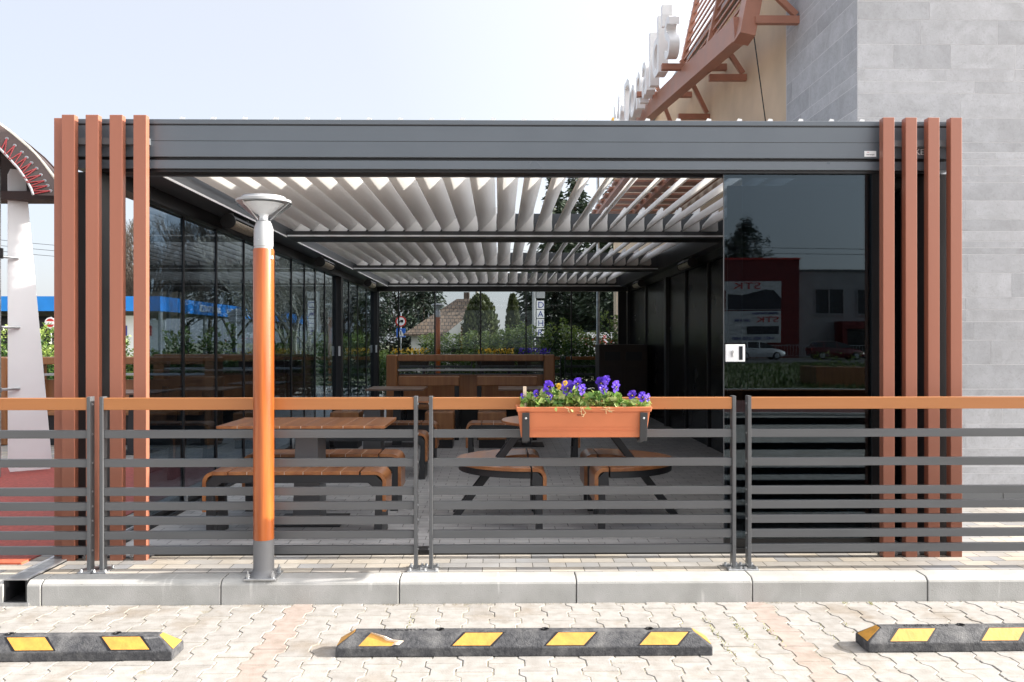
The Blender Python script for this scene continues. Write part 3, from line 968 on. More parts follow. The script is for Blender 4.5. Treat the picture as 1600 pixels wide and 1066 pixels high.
# copper brown corner slats
SF = 5.29
for x in (-2.678, -2.533, -2.387, -2.242):
    gpart('corner_slat', MB().box(x, x + 0.079, SF, SF + 0.048, PZ, 2.868), 'slat', 0.003)
gpart('corner_slat', MB().box(-2.766, -2.687, 5.37, 5.418, PZ, 2.868), 'slat', 0.003)
for x in (2.384, 2.525, 2.666, 2.807):
    gpart('corner_slat', MB().box(x, x + 0.072, SF, SF + 0.055, PZ, 2.868), 'slat', 0.003)
gpart('slat_bracket', MB().box(-2.66, -2.17, SF + 0.056, 5.379, 2.70, 2.74).box(2.40, 2.86, SF + 0.056, 5.379, 2.70, 2.74), 'anthracite')
for x in (-2.57, -2.28, 2.49, 2.63):
    gpart('anchor_bolt', MB().cyl((x, 5.35, PZ), (x, 5.35, PZ + 0.03), 0.006, None, 8).cyl((x, 5.35, PZ), (x, 5.35, PZ + 0.012), 0.012, None, 6), 'steel')
gpart('slat_foot', MB().box(-2.66, -2.17, SF + 0.056, 5.385, PZ, PZ + 0.006).box(2.39, 2.86, SF + 0.056, 5.385, PZ, PZ + 0.006), 'black')
# left glass wall
def side_glass(x, bounds):
    for a, b in zip(bounds[:-1], bounds[1:]):
        g = gpart('glass_panel', MB().box(x - 0.005, x + 0.005, a + 0.016, b - 0.016, 0.17, 2.479), 'glass')
        MB().box(x - 0.012, x + 0.012, a - 0.015, a + 0.015, 0.17, 2.479).build('frame', 'black', g)
        MB().box(x - 0.010, x + 0.010, a + 0.016, b - 0.016, 0.166, 0.21).build('bottom_rail', 'black', g)
side_glass(-2.54, (6.14, 6.92, 7.72, 8.55, 9.29))
side_glass(-2.54, (9.47, 10.50, 11.20, 11.85, 12.5, 13.39))
side_glass(-2.54, (13.57, 14.5, 15.4, 16.4, 17.39))
for k in range(3):
    x = -2.60 + k * 0.045
    gpart('floor_track', MB().box(x, x + 0.03, 5.56, 17.4, PZ, 0.163), 'black')
for y in (6.92, 8.55, 10.5, 12.5):
    gpart('panel_clip', MB().box(-2.524, -2.505, y - 0.02, y + 0.02, 0.17, 0.29), 'steel', 0.003)
for y in (9.25, 13.36, 17.36):
    h = gpart('panel_lock', MB().box(-2.50, -2.47, y, y + 0.06, 1.25, 1.40), 'alu', 0.004)
# rear glass wall
bx = (-2.458, -2.05, -1.31, -0.38, 0.548, 1.475, 2.415)
for a, b in zip(bx[:-1], bx[1:]):
    g = gpart('glass_panel', MB().box(a + 0.016, b - 0.016, 17.505, 17.515, 0.17, 2.489), 'rearglass')
    MB().box(a - 0.015, a + 0.015, 17.498, 17.522, 0.17, 2.489).build('frame', 'black', g)
gpart('floor_track', MB().box(-2.458, 2.6, 17.46, 17.56, PZ, 0.165), 'black')
# right wall: black gloss panels against the building
yb = 5.56
for a, b in ((5.56, 7.0), (7.01, 8.2), (8.21, 9.29), (9.47, 10.8), (10.81, 12.1), (12.11, 13.39), (13.57, 15.4), (15.41, 17.39)):
    gpart('dark_panel', MB().box(2.66, 2.69, a, b, PZ, 2.479), 'blackgloss', 0.003)
    gpart('panel_frame', MB().box(2.635, 2.659, a, a + 0.035, PZ, 2.479), 'black')
gpart('dark_panel', MB().box(2.43, 2.60, 17.47, 17.55, PZ, 2.489), 'black')
# sliding glass door at the right of the front
dp = gpart('glass_door', MB().box(1.428, 2.366, 5.425, 5.435, 0.175, 2.538), 'doorglass')
gpart('glass_door', MB().box(1.556, 2.40, 5.462, 5.472, 0.175, 2.538), 'doorglass')
MB().box(2.367, 2.42, 5.405, 5.475, PZ + 0.03, 2.539).build('frame', 'black', dp)
MB().box(1.428, 2.366, 5.420, 5.440, 0.169, 0.225).build('bottom_rail', 'black', dp)
MB().box(1.4245, 1.4275, 5.423, 5.437, 0.175, 2.538).build('edge_seal', 'anthracite', dp)
lk = MB().box(1.433, 1.556, 5.405, 5.424, 1.348, 1.458).build('lock', 'white', dp, bevel=0.003)
MB().box(1.517, 1.540, 5.402, 5.4046, 1.360, 1.446).build('handle_slot', 'window', dp)
MB().cyl((1.475, 5.404, 1.412), (1.475, 5.392, 1.412), 0.0085, None, 12).box(1.471, 1.479, 5.396, 5.404, 1.380, 1.41).build('key_cylinder', 'steel', dp)
gpart('dark_panel', MB().box(1.62, 2.60, 6.05, 6.08, PZ, 2.579), 'black')
# marks on the beam
gpart('lettering', text_mb('E', 0.05, 0.001, (1, 0, 0), (0, 0, 1), (-2.513 + 0.012, BY - 0.0015, 2.664)), 'white')
gpart('lettering', text_mb('KE', 0.052, 0.001, (1, 0, 0), (0, 0, 1), (2.625, BY - 0.0015, 2.655)), 'white')
gpart('sticker', MB().box(2.305, 2.38, BY - 0.002, BY - 0.0005, 2.642, 2.678), 'white')
gpart('sticker_print', text_mb('thermopan', 0.0115, 0.0004, (1, 0, 0), (0, 0, 1), (2.318, BY - 0.0026, 2.652)), 'black')
mb = MB().add([(2.318, BY - 0.0028, 2.664), (2.328, BY - 0.0028, 2.673), (2.338, BY - 0.0028, 2.664), (2.328, BY - 0.0028, 2.670)], [(0, 1, 3), (1, 2, 3)])
gpart('sticker_print', mb, 'redpaint')

# heaters under the side beams
M['heatgrille'] = mat('heater_grille', (0.42, 0.36, 0.28), 0.35, 0.5, var=0.35, vs=30, stretch=(4, 0.6, 4), bump=0.4, bs=60)
def heater(x, y, s, label, first=[None]):
    if first[0] is None:
        t = thing('patio_heater', label, 'heater', (0, 0, 0), 'patio heaters under the pergola side beams')
        n = 14
        # half-open trough facing down and inwards
        mb = MB()
        sec = [(0.085 * math.cos(R(a)), 0.085 * math.sin(R(a))) for a in range(20, 261, 15)]
        sec2 = [(0.075 * math.cos(R(a)), 0.075 * math.sin(R(a))) for a in range(260, 19, -15)]
        mb.prism(sec + sec2, -0.36, 0.36, 'Y')
        cap = [(0.088 * math.cos(R(a)), 0.088 * math.sin(R(a))) for a in range(0, 360, 15)]
        mb.prism(cap, -0.38, -0.361, 'Y').prism(cap, 0.361, 0.38, 'Y')
        mb.build('housing', 'black', t)
        g = MB()
        g.prism([(0.074 * math.cos(R(a)), 0.074 * math.sin(R(a))) for a in list(range(262, 375, 12))], -0.358, 0.358, 'Y')
        g.build('reflector_grille', 'heatgrille', t)
        b = MB().box(-0.012, 0.012, -0.27, -0.24, 0.0, 0.15).box(-0.012, 0.012, 0.24, 0.27, 0.0, 0.15)
        b.build('bracket', 'steel', t)
        first[0] = t
    else:
        t = dup(first[0], (0, 0, 0), label)
    t.location = (x, y, 2.50)
    t.scale = (0.72 * s, 0.9, 0.72)
    return t
heater(-2.30, 7.65, 1, 'black tube heater under the left beam right behind the lamp post head')
heater(-2.30, 11.4, 1, 'black tube heater under the left beam between the first and second cross beams')
heater(-2.30, 15.4, 1, 'black tube heater under the left beam nearest the rear glass wall')
heater(2.50, 11.4, -1, 'black tube heater under the right beam between the first and second cross beams')
heater(2.50, 15.4, -1, 'black tube heater under the right beam nearest the rear glass wall')

# ------------------------------------------------------------------ fence of horizontal rails
FY = 5.06
FENCES = 'rail fence panels along the pavement edge'
def fence(xa, xb, label, y=FY, name='fence_panel', plates=True):
    t = thing(name, label, 'fence', ((xa + xb) / 2, y, PZ), FENCES if y < 6 else 'rail fence panels behind the rear glass wall')
    z0 = PZ
    MB().box(xa + 0.021, xb - 0.021, y - 0.022, y + 0.022, 1.078, 1.148).build('top_rail', 'railwood', t, bevel=0.003)
    for z in (0.912, 0.743, 0.575, 0.490, 0.405, 0.320, 0.232):
        MB().box(xa + 0.0215, xb - 0.0215, y - 0.016, y + 0.016, z, z + 0.047).build('rail', 'rail', t, bevel=0.002)
    for x in (xa, xb - 0.021):
        p = MB().box(x, x + 0.021, y - 0.028, y + 0.028, PZ + 0.012, 1.156).build('post', 'rail', t, bevel=0.002)
        s = 1 if x == xa else -1
        xx = x + 0.0105 - s * 0.0108
        for z in (1.11, 0.935, 0.767, 0.6, 0.513, 0.428, 0.343, 0.255):
            MB().cyl((xx, y, z), (xx - s * 0.004, y, z), 0.006, None, 8).build('bolt', 'steel', p)
        if plates:
            q = MB().box(x - 0.035, x + 0.055, y - 0.07, y + 0.07, PZ, PZ + 0.010).build('base_plate', 'steel', t, bevel=0.002)
            for dx, dy in ((-0.022, -0.05), (0.043, -0.05), (-0.022, 0.05), (0.043, 0.05)):
                MB().cyl((x + dx, y + dy, PZ + 0.010), (x + dx, y + dy, PZ + 0.022), 0.008, None, 6).build('nut', 'steel', q)
    return t
def fx(px): return ((px - 800) / 1340 + 0.0149) * FY
fence(-4.25, fx(149), 'leftmost grey rail fence panel with wooden handrail before the red playground floor')
fence(fx(163), fx(653), 'grey rail fence panel with wooden handrail right behind the orange lamp post')
fence(fx(671), fx(1149.5), 'grey rail fence panel carrying the flower box on its wooden handrail')
fence(fx(1168), 3.76, 'rightmost grey rail fence panel with wooden handrail before the glass door')
for i, xx in enumerate((-2.4, -0.5, 1.4)):
    fence(xx, xx + 1.82, 'grey rail fence panel standing behind the rear glass wall of the pergola', y=18.3, name='fence_panel')

# ------------------------------------------------------------------ lamp posts
def lamp_post(loc, label):
    x, y, z = 0, 0, 0
    t = thing('lamp_post', label, 'lamp post', (0, 0, 0))
    mb = MB()
    mb.box(-0.09, 0.09, -0.09, 0.09, 0.0, 0.010)
    b = mb.build('base_plate', 'steel', t, bevel=0.002)
    for dx, dy in ((-.07, -.07), (.07, -.07), (-.07, .07), (.07, .07)):
        MB().cyl((dx, dy, .010), (dx, dy, .034), 0.011, None, 6).cyl((dx, dy, .03), (dx, dy, .05), 0.005, None, 8).build('anchor_nut', 'steel', b)
    mb = MB().lathe([(0.0, 0.01), (0.078, 0.01), (0.062, 0.03), (0.058, 0.05), (0.058, 0.214), (0.0, 0.214)])
    mb.build('foot', 'polegrey', t, smooth=True)
    mb = MB().lathe([(0.0, 0.2145), (0.0575, 0.2145), (0.0585, 0.22), (0.0585, 1.862), (0.056, 1.872), (0.0, 1.872)], n=40)
    mb.build('pole', 'polewood', t, smooth=True)
    mb = MB().lathe([(0, 1.873), (0.052, 1.873), (0.052, 1.884), (0.0545, 1.886), (0.0545, 1.985), (0.045, 2.015), (0.038, 2.03), (0.0, 2.03)])
    n = mb.build('neck', 'silver', t, smooth=True)
    MB().cyl((-0.015, -0.054, 1.92), (-0.015, -0.058, 1.92), 0.004, None, 8).build('screw', 'steel', n)
    mb = MB().lathe([(0.036, 2.028), (0.155, 2.127), (0.158, 2.134), (0.153, 2.136), (0.034, 2.036)])
    mb.build('glass_bowl', 'clearglass', t, smooth=True)
    mb = MB().lathe([(0, 2.1365), (0.154, 2.1365), (0.155, 2.150), (0.127, 2.158), (0.122, 2.169), (0.08, 2.174), (0, 2.176)])
    mb.build('lid', 'silver', t, smooth=True)
    mb = MB().lathe([(0.0, 2.036), (0.024, 2.036), (0.024, 2.06), (0.03, 2.066), (0.03, 2.07), (0.042, 2.073), (0.115, 2.130), (0, 2.133)])
    mb.build('reflector', 'white', t, smooth=True)
    mb = MB()
    for k in range(3):
        a = 2.0 + k * 2.094
        mb.cyl((0.04 * math.cos(a), 0.04 * math.sin(a), 2.036), (0.147 * math.cos(a), 0.147 * math.sin(a), 2.132), 0.003, None, 6)
    mb.build('strut', 'steel', t)
    mb = MB().box(0.047, 0.0595, -0.034, -0.02, 1.812, 1.832)
    mb.build('label_plate', 'white', t)
    t.location = loc
    return t
lp = lamp_post((-1.347, 4.925, PZ), 'orange varnished wooden lamp post with silver glass head in front of the fence')
lp2 = dup(lp, (-1.36, 19.0, PZ), 'dark silhouetted lamp post beyond the rear glass wall before the hedge')

# ------------------------------------------------------------------ wheel stops
def wheel_stop(loc, rz, slant, label, torn=False):
    t = thing('wheel_stop', label, 'wheel stop', (0, 0, 0), 'rubber wheel stops on the parking lot')
    Lh, D, zl, zt, e = 0.885, 0.15, 0.044, 0.103, 0.085
    mb = MB()
    b0 = [(-Lh, 0), (Lh, 0), (Lh, D), (-Lh, D)]
    tp = [(-Lh + e, 0.052), (Lh - e, 0.052), (Lh - e, D - 0.052), (-Lh + e, D - 0.052)]
    vs = [(x, y, 0.0) for x, y in b0] + [(x, y, zl) for x, y in b0] + [(x, y, zt) for x, y in tp]
    fs = [(3, 2, 1, 0), (8, 9, 10, 11)]
    for i in range(4):
        j = (i + 1) % 4
        fs += [(i, j, 4 + j, 4 + i), (4 + i, 4 + j, 8 + j, 8 + i)]
    mb.add(vs, fs)
    body = mb.build('body', 'rubber', t, bevel=0.005)
    # reflective patches lie on the sloping front
    nrm = Vector((0, -(zt - zl), 0.052)).normalized()
    def onslope(x, s, lift=0.0016):
        return Vector((x, 0.052 * s, zl + (zt - zl) * s)) + nrm * lift
    sh = 0.030 * slant
    for i, xc in enumerate((-0.66, -0.22, 0.22, 0.66)):
        w0 = 0.088
        fr = MB()
        q = [onslope(xc - w0 - 0.012 - sh, 0.07, 0.0013), onslope(xc + w0 + 0.012 - sh, 0.07, 0.0013), onslope(xc + w0 + 0.012 + sh, 0.93, 0.0013), onslope(xc - w0 - 0.012 + sh, 0.93, 0.0013)]
        q2 = [p - nrm * 0.003 for p in q]
        fr.add(q2 + q, [(4, 5, 6, 7), (0, 1, 5, 4), (1, 2, 6, 5), (2, 3, 7, 6), (3, 0, 4, 7)])
        fr.build('patch_recess', 'black' if not torn or i else 'rubber', t)
        if torn and i == 0:
            a, b, c = onslope(xc - w0 - sh, 0.10, 0.002), onslope(xc + w0 * 0.75 - sh, 0.10, 0.002), onslope(xc - w0 + sh * 0.7, 0.88, 0.002)
            mids = [onslope(xc - 0.04 + sh, 0.62, 0.003), onslope(xc + 0.01, 0.42, 0.002), onslope(xc + 0.05, 0.33, 0.003)]
            pts = [a, b, mids[2], mids[1], mids[0], c]
            MB().add(pts + [p - nrm * 0.003 for p in pts], [(0, 1, 2, 3, 4, 5)] + [(i_, (i_ + 1) % 6, 6 + (i_ + 1) % 6, 6 + i_) for i_ in range(6)]).build('patch', 'yellow', t)['label'] = 'torn yellow patch'
            up = [c, mids[0], mids[1], mids[2], b]
            cu = [p + Vector((0.018, 0.004, 0)) * k_ + nrm * 0.006 for p, k_ in zip(up, (0.3, 1.0, 1.6, 2.4, 2.0))]
            MB().grid([up, [(p + q_) / 2 + nrm * 0.008 for p, q_ in zip(up, cu)], cu]).build('torn_edge', 'cream', t)
        else:
            q = [onslope(xc - w0 - sh, 0.11, 0.0022), onslope(xc + w0 - sh, 0.11, 0.0022), onslope(xc + w0 + sh, 0.89, 0.0022), onslope(xc - w0 + sh, 0.89, 0.0022)]
            q2 = [p - nrm * 0.003 for p in q]
            MB().add(q2 + q, [(4, 5, 6, 7), (0, 1, 5, 4), (1, 2, 6, 5), (2, 3, 7, 6), (3, 0, 4, 7)]).build('patch', 'yellow', t)
    for s in (-1, 1):       # end reflectors
        n2 = Vector((s * (zt - zl), 0, e)).normalized()
        p = [Vector((s * (Lh - 0.004), 0.02, zl + 0.004)), Vector((s * (Lh - 0.004), D - 0.02, zl + 0.004)), Vector((s * (Lh - e + 0.006), D - 0.056, zt - 0.004)), Vector((s * (Lh - e + 0.006), 0.056, zt - 0.004))]
        top = [v + n2 * 0.002 for v in p]
        MB().add(p + top, [(4, 5, 6, 7), (0, 1, 5, 4), (1, 2, 6, 5), (2, 3, 7, 6), (3, 0, 4, 7)]).build('end_reflector', 'yellow', t)
    for x in (-0.5, 0.0, 0.5):
        MB().lathe([(0.0, 0.0), (0.011, 0.0), (0.012, 0.003), (0.019, 0.004), (0.020, -0.002)], (x + 0.1, D / 2, zt), 16).build('bolt_head', 'black', t)
    mb = text_mb('PARKSTOP', 0.034, 0.0015, (1, 0, 0), (0, 0.9, 0.1), (-0.68, 0.057, zt), xs=1.35)
    mb.build('raised_lettering', 'rubber', t)
    t.location = loc
    t.rotation_euler = (0, 0, rz)
    return t
wheel_stop((0.118, 4.02, 0.0), R(-0.35), 1, 'black rubber wheel stop with a torn yellow patch, parked centrally before the pergola', True)
wheel_stop((2.636, 4.05, 0.0), R(0.4), 1, 'black rubber wheel stop with orange end triangle below the glass door')
wheel_stop((-2.40, 3.99, 0.0), R(0.3), -1, 'black rubber wheel stop with backward slanting yellow patches near the drain channel')

# ------------------------------------------------------------------ flower box
fb = thing('flower_box', 'terracotta plastic flower box hung on the fence handrail by black brackets', 'flower box', (0.48, 4.93, 0.92))
def trough(x0, x1, y0, y1, z0, z1, tx, ty, th):
    mb = MB()
    o0 = (x0 + tx, x1 - tx, y0 + ty, y1 - ty)
    o1 = (x0, x1, y0, y1)
    i0 = (x0 + tx + th, x1 - tx - th, y0 + ty + th, y1 - ty - th)
    i1 = (x0 + th, x1 - th, y0 + th, y1 - th)
    def ring(b, z): return [(b[0], b[2], z), (b[1], b[2], z), (b[1], b[3], z), (b[0], b[3], z)]
    vs = ring(o0, z0) + ring(o1, z1) + ring(i1, z1) + ring(i0, z0 + th)
    fs = [(3, 2, 1, 0), (12, 13, 14, 15)]
    for k in range(3):
        for i in range(4):
            j = (i + 1) % 4
            fs.append((k * 4 + i, k * 4 + j, k * 4 + 4 + j, k * 4 + 4 + i))
    return mb.add(vs, fs)
trough(0.106, 0.853, 4.845, 5.005, 0.932, 1.078, 0.018, 0.022, 0.005).build('body', 'terracotta', fb, bevel=0.004)
mb = trough(0.094, 0.866, 4.83, 5.02, 1.078, 1.108, 0.006, 0.006, 0.014)
mb.build('rim', 'terracotta', fb, bevel=0.006, seg=3)
mb = MB()
for z in (0.967, 0.975, 0.990):
    yy = 4.867 - (z - 0.932) / 0.146 * 0.022
    mb.box(0.146, 0.813, yy - 0.002, yy + 0.004, z, z + 0.003)
mb.build('rib', 'terracotta', fb)
MB().box(0.116, 0.843, 4.86, 4.99, 1.03, 1.085).build('soil', 'soil', fb)
mb = text_mb('italia 80', 0.012, 0.0004, (1, 0, 0), (0, -.15, 1), (0.44, 4.8455, 1.058))
mb.build('stamp', 'black', fb)
for x in (0.129, 0.795):
    b = MB().prism([(4.822, 1.076), (4.834, 1.076), (4.855, 0.925), (5.03, 0.925), (5.03, 0.913), (4.843, 0.913)], x, x + 0.042, 'X').box(x + 0.004, x + 0.036, 4.95, 4.962, 0.893, 0.912).build('bracket', 'postdark', fb, bevel=0.002)
    MB().cyl((x + 0.021, 4.8275, 1.045), (x + 0.021, 4.822, 1.045), 0.0075, 0.005, 12).build('rivet', 'alu', b)

M['stemgreen'] = mat('pale_green_stem', (0.2, 0.28, 0.08), 0.6, var=0.2)
M['yellowpetal_plain'] = mat('flower_eye_yellow', (0.8, 0.45, 0.02), 0.6)
npr = np.random.default_rng(5)
def pansy_plant(x0, x1, flowers, n, h, label, droop=()):
    t = thing('pansy_plant', label, 'flower', ((x0 + x1) / 2, 4.925, 1.085), 'pansies growing in the flower box')
    P, T, D = [], [], []
    for i in range(n):
        x = npr.uniform(x0, x1)
        y = npr.uniform(4.845, 5.0)
        k = npr.random()
        z = 1.09 + 1.25 * h * k * (1 - 0.5 * abs((x - (x0 + x1) / 2) / (x1 - x0)))
        P.append((x - t.location.x, y - t.location.y, z - t.location.z))
        T.append(0.15 + 0.8 * npr.random())
        D.append((npr.normal() * 0.8, npr.normal() * 0.6 - 0.35, 0.35))
    for i in range(int(n * 0.008)):
        x = npr.uniform(x0, x1)
        P.append((x - t.location.x, 4.822 - t.location.y, 1.1 - npr.random() * 0.03 - t.location.z))
        T.append(0.5 + 0.5 * npr.random()); D.append((npr.normal() * .4, -.3, -0.8))
    me = leaf_mesh('leaves', P, 0.040, npr, aspect=1.45, tones=np.array(T), dirs=D, mat_key='pansyleaf')
    part_mesh('leaves', me, t)
    st = MB()
    for k in range(int(n / 9)):
        x = npr.uniform(x0, x1); y = npr.uniform(4.86, 4.99)
        q = (x + npr.normal() * 0.012, y + npr.normal() * 0.012, 1.09 + h * npr.uniform(0.5, 0.95))
        st.cyl((x, y, 1.08), q, 0.0016, 0.0012, 5)
    for (fxp, fz, *_r) in flowers:
        st.cyl((fxp, 4.92, 1.08), (fxp, 4.87, fz), 0.0016, 0.0012, 5)
    st.build('stem', 'stemgreen', t)
    for (px_, pz_, r, face, colr) in flowers:
        r *= 1.18
        f = MB()
        yaw, pit = face
        rm = Matrix.Rotation(yaw, 3, 'Z') @ Matrix.Rotation(pit, 3, 'X')
        c = Vector((px_, 4.865 + npr.uniform(-0.02, 0.03), pz_))
        for (a, rr, wv, dy) in ((62, 1.0, 0.62, 0.004), (118, 1.0, 0.62, 0.004), (10, 0.86, 0.5, 0.0), (170, 0.86, 0.5, 0.0), (270, 0.95, 0.8, -0.003)):
            ctr = Vector((math.cos(R(a)) * r * 0.52, dy, math.sin(R(a)) * r * 0.52))
            ring = []
            for j in range(12):
                b = 2 * math.pi * j / 12
                ca, sa = math.cos(R(a)), math.sin(R(a))
                u, v = math.cos(b) * r * 0.5 * rr, math.sin(b) * r * wv * 0.72
                wob = 0.0035 * math.sin(3 * b + a) - 0.25 * (u * u + v * v) / r
                ring.append(c + rm @ (ctr + Vector((u * ca - v * sa, wob, u * sa + v * ca))))
            cc = c + rm @ (ctr + Vector((0, -0.002, 0)))
            tn = npr.random()
            f.add([cc] + ring, [(0, 1 + j, 1 + (j + 1) % 12) for j in range(12)], tn)
        fo = f.build('flower', colr, t, tone=True, smooth=True)
        if colr == 'violet':
            g = MB()
            for (a, rr) in ((270, 0.5), (330, 0.36), (210, 0.36)):
                ring = []
                ctr = Vector((math.cos(R(a)) * r * 0.26, -0.0045, math.sin(R(a)) * r * 0.26))
                for j in range(8):
                    b = 2 * math.pi * j / 8
                    ring.append(c + rm @ (ctr + Vector((math.cos(b) * r * rr * 0.55, -0.0015, math.sin(b) * r * rr * 0.55))))
                g.add([c + rm @ (ctr + Vector((0, -0.003, 0)))] + ring, [(0, 1 + j, 1 + (j + 1) % 8) for j in range(8)])
            g.build('petal_blotch', 'violetdark', fo)
            e = MB().lathe([(0, 0.003), (0.0035, 0.0), (0, -0.003)], tuple(c + rm @ Vector((0, -0.0085, 0))), 8)
            e.build('flower_eye', 'yellowpetal_plain', fo)
    if droop:
        d = MB()
        for x, ln in droop:
            p = Vector((x, 4.826, 1.108))
            for k in range(5):
                q = p + Vector((npr.normal() * 0.006, npr.normal() * 0.001, -ln / 5))
                d.cyl(p, q, 0.0022, 0.0017, 5)
                if npr.random() < 0.7:
                    d.cyl(q, q + Vector((npr.normal() * 0.012, -0.003, 0.004)), 0.0018, 0.0008, 5)
                p = q
        d.build('dry_tendril', 'strawroot', t)
    return t
def bx_(px): return ((px - 800) / 1340 + 0.0149) * 4.87
def bz_(py): return 1.48 + (533.5 - py) / 1340 * 4.87
V = 'violet'
pansy_plant(bx_(815), bx_(850), [(bx_(837), bz_(615), 0.018, (0.5, 0.3), V), (bx_(816), bz_(619), 0.014, (0.9, 0), V)], 120, 0.075, 'short pansy with two small violet flowers at the left end of the flower box')
pansy_plant(bx_(846), bx_(880), [(bx_(858), bz_(603), 0.030, (-.5, 0.5), V), (bx_(857), bz_(612), 0.032, (-.4, 0.2), V), (bx_(857), bz_(620), 0.024, (.2, 0.1), V), (bx_(873), bz_(604), 0.016, (0, 0.4), 'yellowpetal')], 170, 0.10, 'tall pansy with three clustered violet flowers in the flower box', ((bx_(881), 0.03),))
pansy_plant(bx_(874), bx_(916), [(bx_(887), bz_(607), 0.040, (0.05, 0.05), V), (bx_(902), bz_(599), 0.030, (.5, 0.5), V), (bx_(909), bz_(609), 0.029, (.7, 0.2), V), (bx_(883), bz_(599), 0.014, (0, 0.7), 'yellowpetal')], 190, 0.105, 'pansy with the largest open violet flower facing out of the flower box', ((bx_(909), 0.055), (bx_(906), 0.045)))
pansy_plant(bx_(912), bx_(972), [(bx_(940), bz_(599), 0.032, (-.3, 0.3), V), (bx_(947), bz_(596), 0.030, (.5, 0.4), V), (bx_(943), bz_(609), 0.026, (.1, -0.2), V), (bx_(963), bz_(605), 0.032, (.7, 0.2), V)], 240, 0.085, 'wide pansy with a tall knot of violet flowers right of centre in the flower box', ((bx_(941), 0.03), (bx_(949), 0.04), (bx_(951), 0.03)))
pansy_plant(bx_(966), bx_(1017), [(bx_(987), bz_(617), 0.026, (.2, 0.6), V), (bx_(1004), bz_(621), 0.027, (.4, 0.2), V), (bx_(1012), bz_(622), 0.022, (.9, 0.2), V)], 120, 0.045, 'low sparse pansy with violet flowers at the right end of the flower box')
MBt = MB().box(bx_(817.5), bx_(822.5), 4.90, 4.903, 1.08, bz_(605))
o = MBt.build('plant_tag', 'cream', None, origin=(bx_(820), 4.90, 1.08), bevel=0.001)
tag(o, 'pale plant tag stuck into the soil at the left end of the flower box', 'plant tag')

# ------------------------------------------------------------------ furniture under the pergola
FZ = PZ + 0.004
M['greytop'] = wood('grey_brown_top', (0.21, 0.13, 0.095), (0.15, 0.095, 0.07), 0.35, 0.2, 'X', 7)
M['pedestal'] = mat('pedestal_grey', (0.13, 0.135, 0.145), 0.4, var=0.06)
M['legsteel'] = mat('dark_leg_steel', (0.026, 0.027, 0.030), 0.45, var=0.1, bump=0.03, bs=150)
def boards(mb, inl, x0, x1, y0, y1, z0, z1, pitch=0.125, gap=0.005, ends=()):
    x = x0
    while x < x1 - 0.01:
        b = min(x + pitch - gap, x1)
        mb.box(x, b, y0, y1, z0, z1)
        x += pitch
    if inl is not None:
        inl.box(x0 + 0.01, x1 - 0.01, y0 + 0.002, y1 - 0.002, z0 + 0.002, z1 - 0.0025)

def make_bench():
    t = thing('slatted_bench', '', 'bench', (0, 0, 0), 'slatted wooden benches beside the terrace tables')
    Lh, Dh, H, r, th = 0.625, 0.155, 0.45, 0.075, 0.024
    # bent wooden ends
    for s in (-1, 1):
        sec = []
        n = 8
        for k in range(n + 1):
            a = math.pi / 2 * k / n
            sec.append((Lh - r + r * math.sin(a), H - r + r * math.cos(a)))
        sec = [(Lh - 0.17, H)] + sec + [(Lh, 0.175)]
        ins = [(Lh - th, 0.175)] + [(Lh - r + (r - th) * math.sin(math.pi / 2 * k / n), H - r + (r - th) * math.cos(math.pi / 2 * k / n)) for k in range(n, -1, -1)] + [(Lh - 0.17, H - th)]
        MB().prism([(s * x, z) for x, z in sec + ins], -Dh, Dh, 'Y').build('bent_end', 'seatwood', t, smooth=True)
    mb, il = MB(), MB()
    boards(mb, il, -Lh + 0.178, Lh - 0.178, -Dh, Dh, H - th, H, 0.1274)
    st = mb.build('seat', 'seatwood', t, bevel=0.002)
    il.build('joint', 'inlay', st)
    for s in (-1, 1):
        mb = MB()
        w0 = 0.012
        yy = s * (Dh - 0.03)
        # steel hoop under the wood
        pts = [(Lh - th - 0.001, 0.0), (Lh - th - 0.001, H - r), (Lh - r, H - th - 0.001), (-Lh + r, H - th - 0.001), (-Lh + th + 0.001, H - r), (-Lh + th + 0.001, 0.0),
               (-Lh + th + 0.062, 0.0), (-Lh + th + 0.045, H - r - 0.05), (-Lh + r + 0.05, H - th - 0.055), (Lh - r - 0.05, H - th - 0.055), (Lh - th - 0.045, H - r - 0.05), (Lh - th - 0.062, 0.0)]
        mb.prism(pts, yy - 0.026, yy + 0.026, 'Y')
        mb.build('steel_frame', 'legsteel', t, bevel=0.003)
    mb = MB()
    for s in (-1, 1):
        mb.box(s * (Lh - 0.055) - 0.03, s * (Lh - 0.055) + 0.03, -Dh + 0.06, Dh - 0.06, 0.005, 0.165)
    mb.build('leg_web', 'legsteel', t)
    return t

def make_table():
    t = thing('slatted_table', '', 'table', (0, 0, 0), 'rectangular slatted terrace tables')
    mb, il = MB(), MB()
    boards(mb, il, -0.595, 0.595, -0.345, 0.345, 0.722, 0.742, 0.149)
    o = mb.build('tabletop', 'seatwood', t, bevel=0.002)
    il.build('joint', 'inlay', o)
    MB().box(-0.56, 0.56, -0.31, 0.31, 0.705, 0.7215).build('top_frame', 'legsteel', t)
    MB().frustum((-0.115, 0.085, -0.11, 0.13), (-0.085, 0.075, -0.15, 0.15), 0.012, 0.704).build('pedestal', 'pedestal', t, bevel=0.006)
    MB().box(-0.25, 0.25, -0.22, 0.22, 0.0, 0.012).build('foot_plate', 'legsteel', t, bevel=0.003)
    return t
bench0, table0 = make_bench(), make_table()
bench0.location = (-1.40, 6.03, FZ); bench0['label'] = 'slatted wooden bench nearest the lamp post, right behind the fence'
table0.location = (-1.40, 6.42, FZ); table0['label'] = 'rectangular slatted table nearest the lamp post between two benches'
dup(bench0, (-1.40, 6.93, FZ), 'slatted wooden bench on the far side of the slatted table nearest the lamp post')
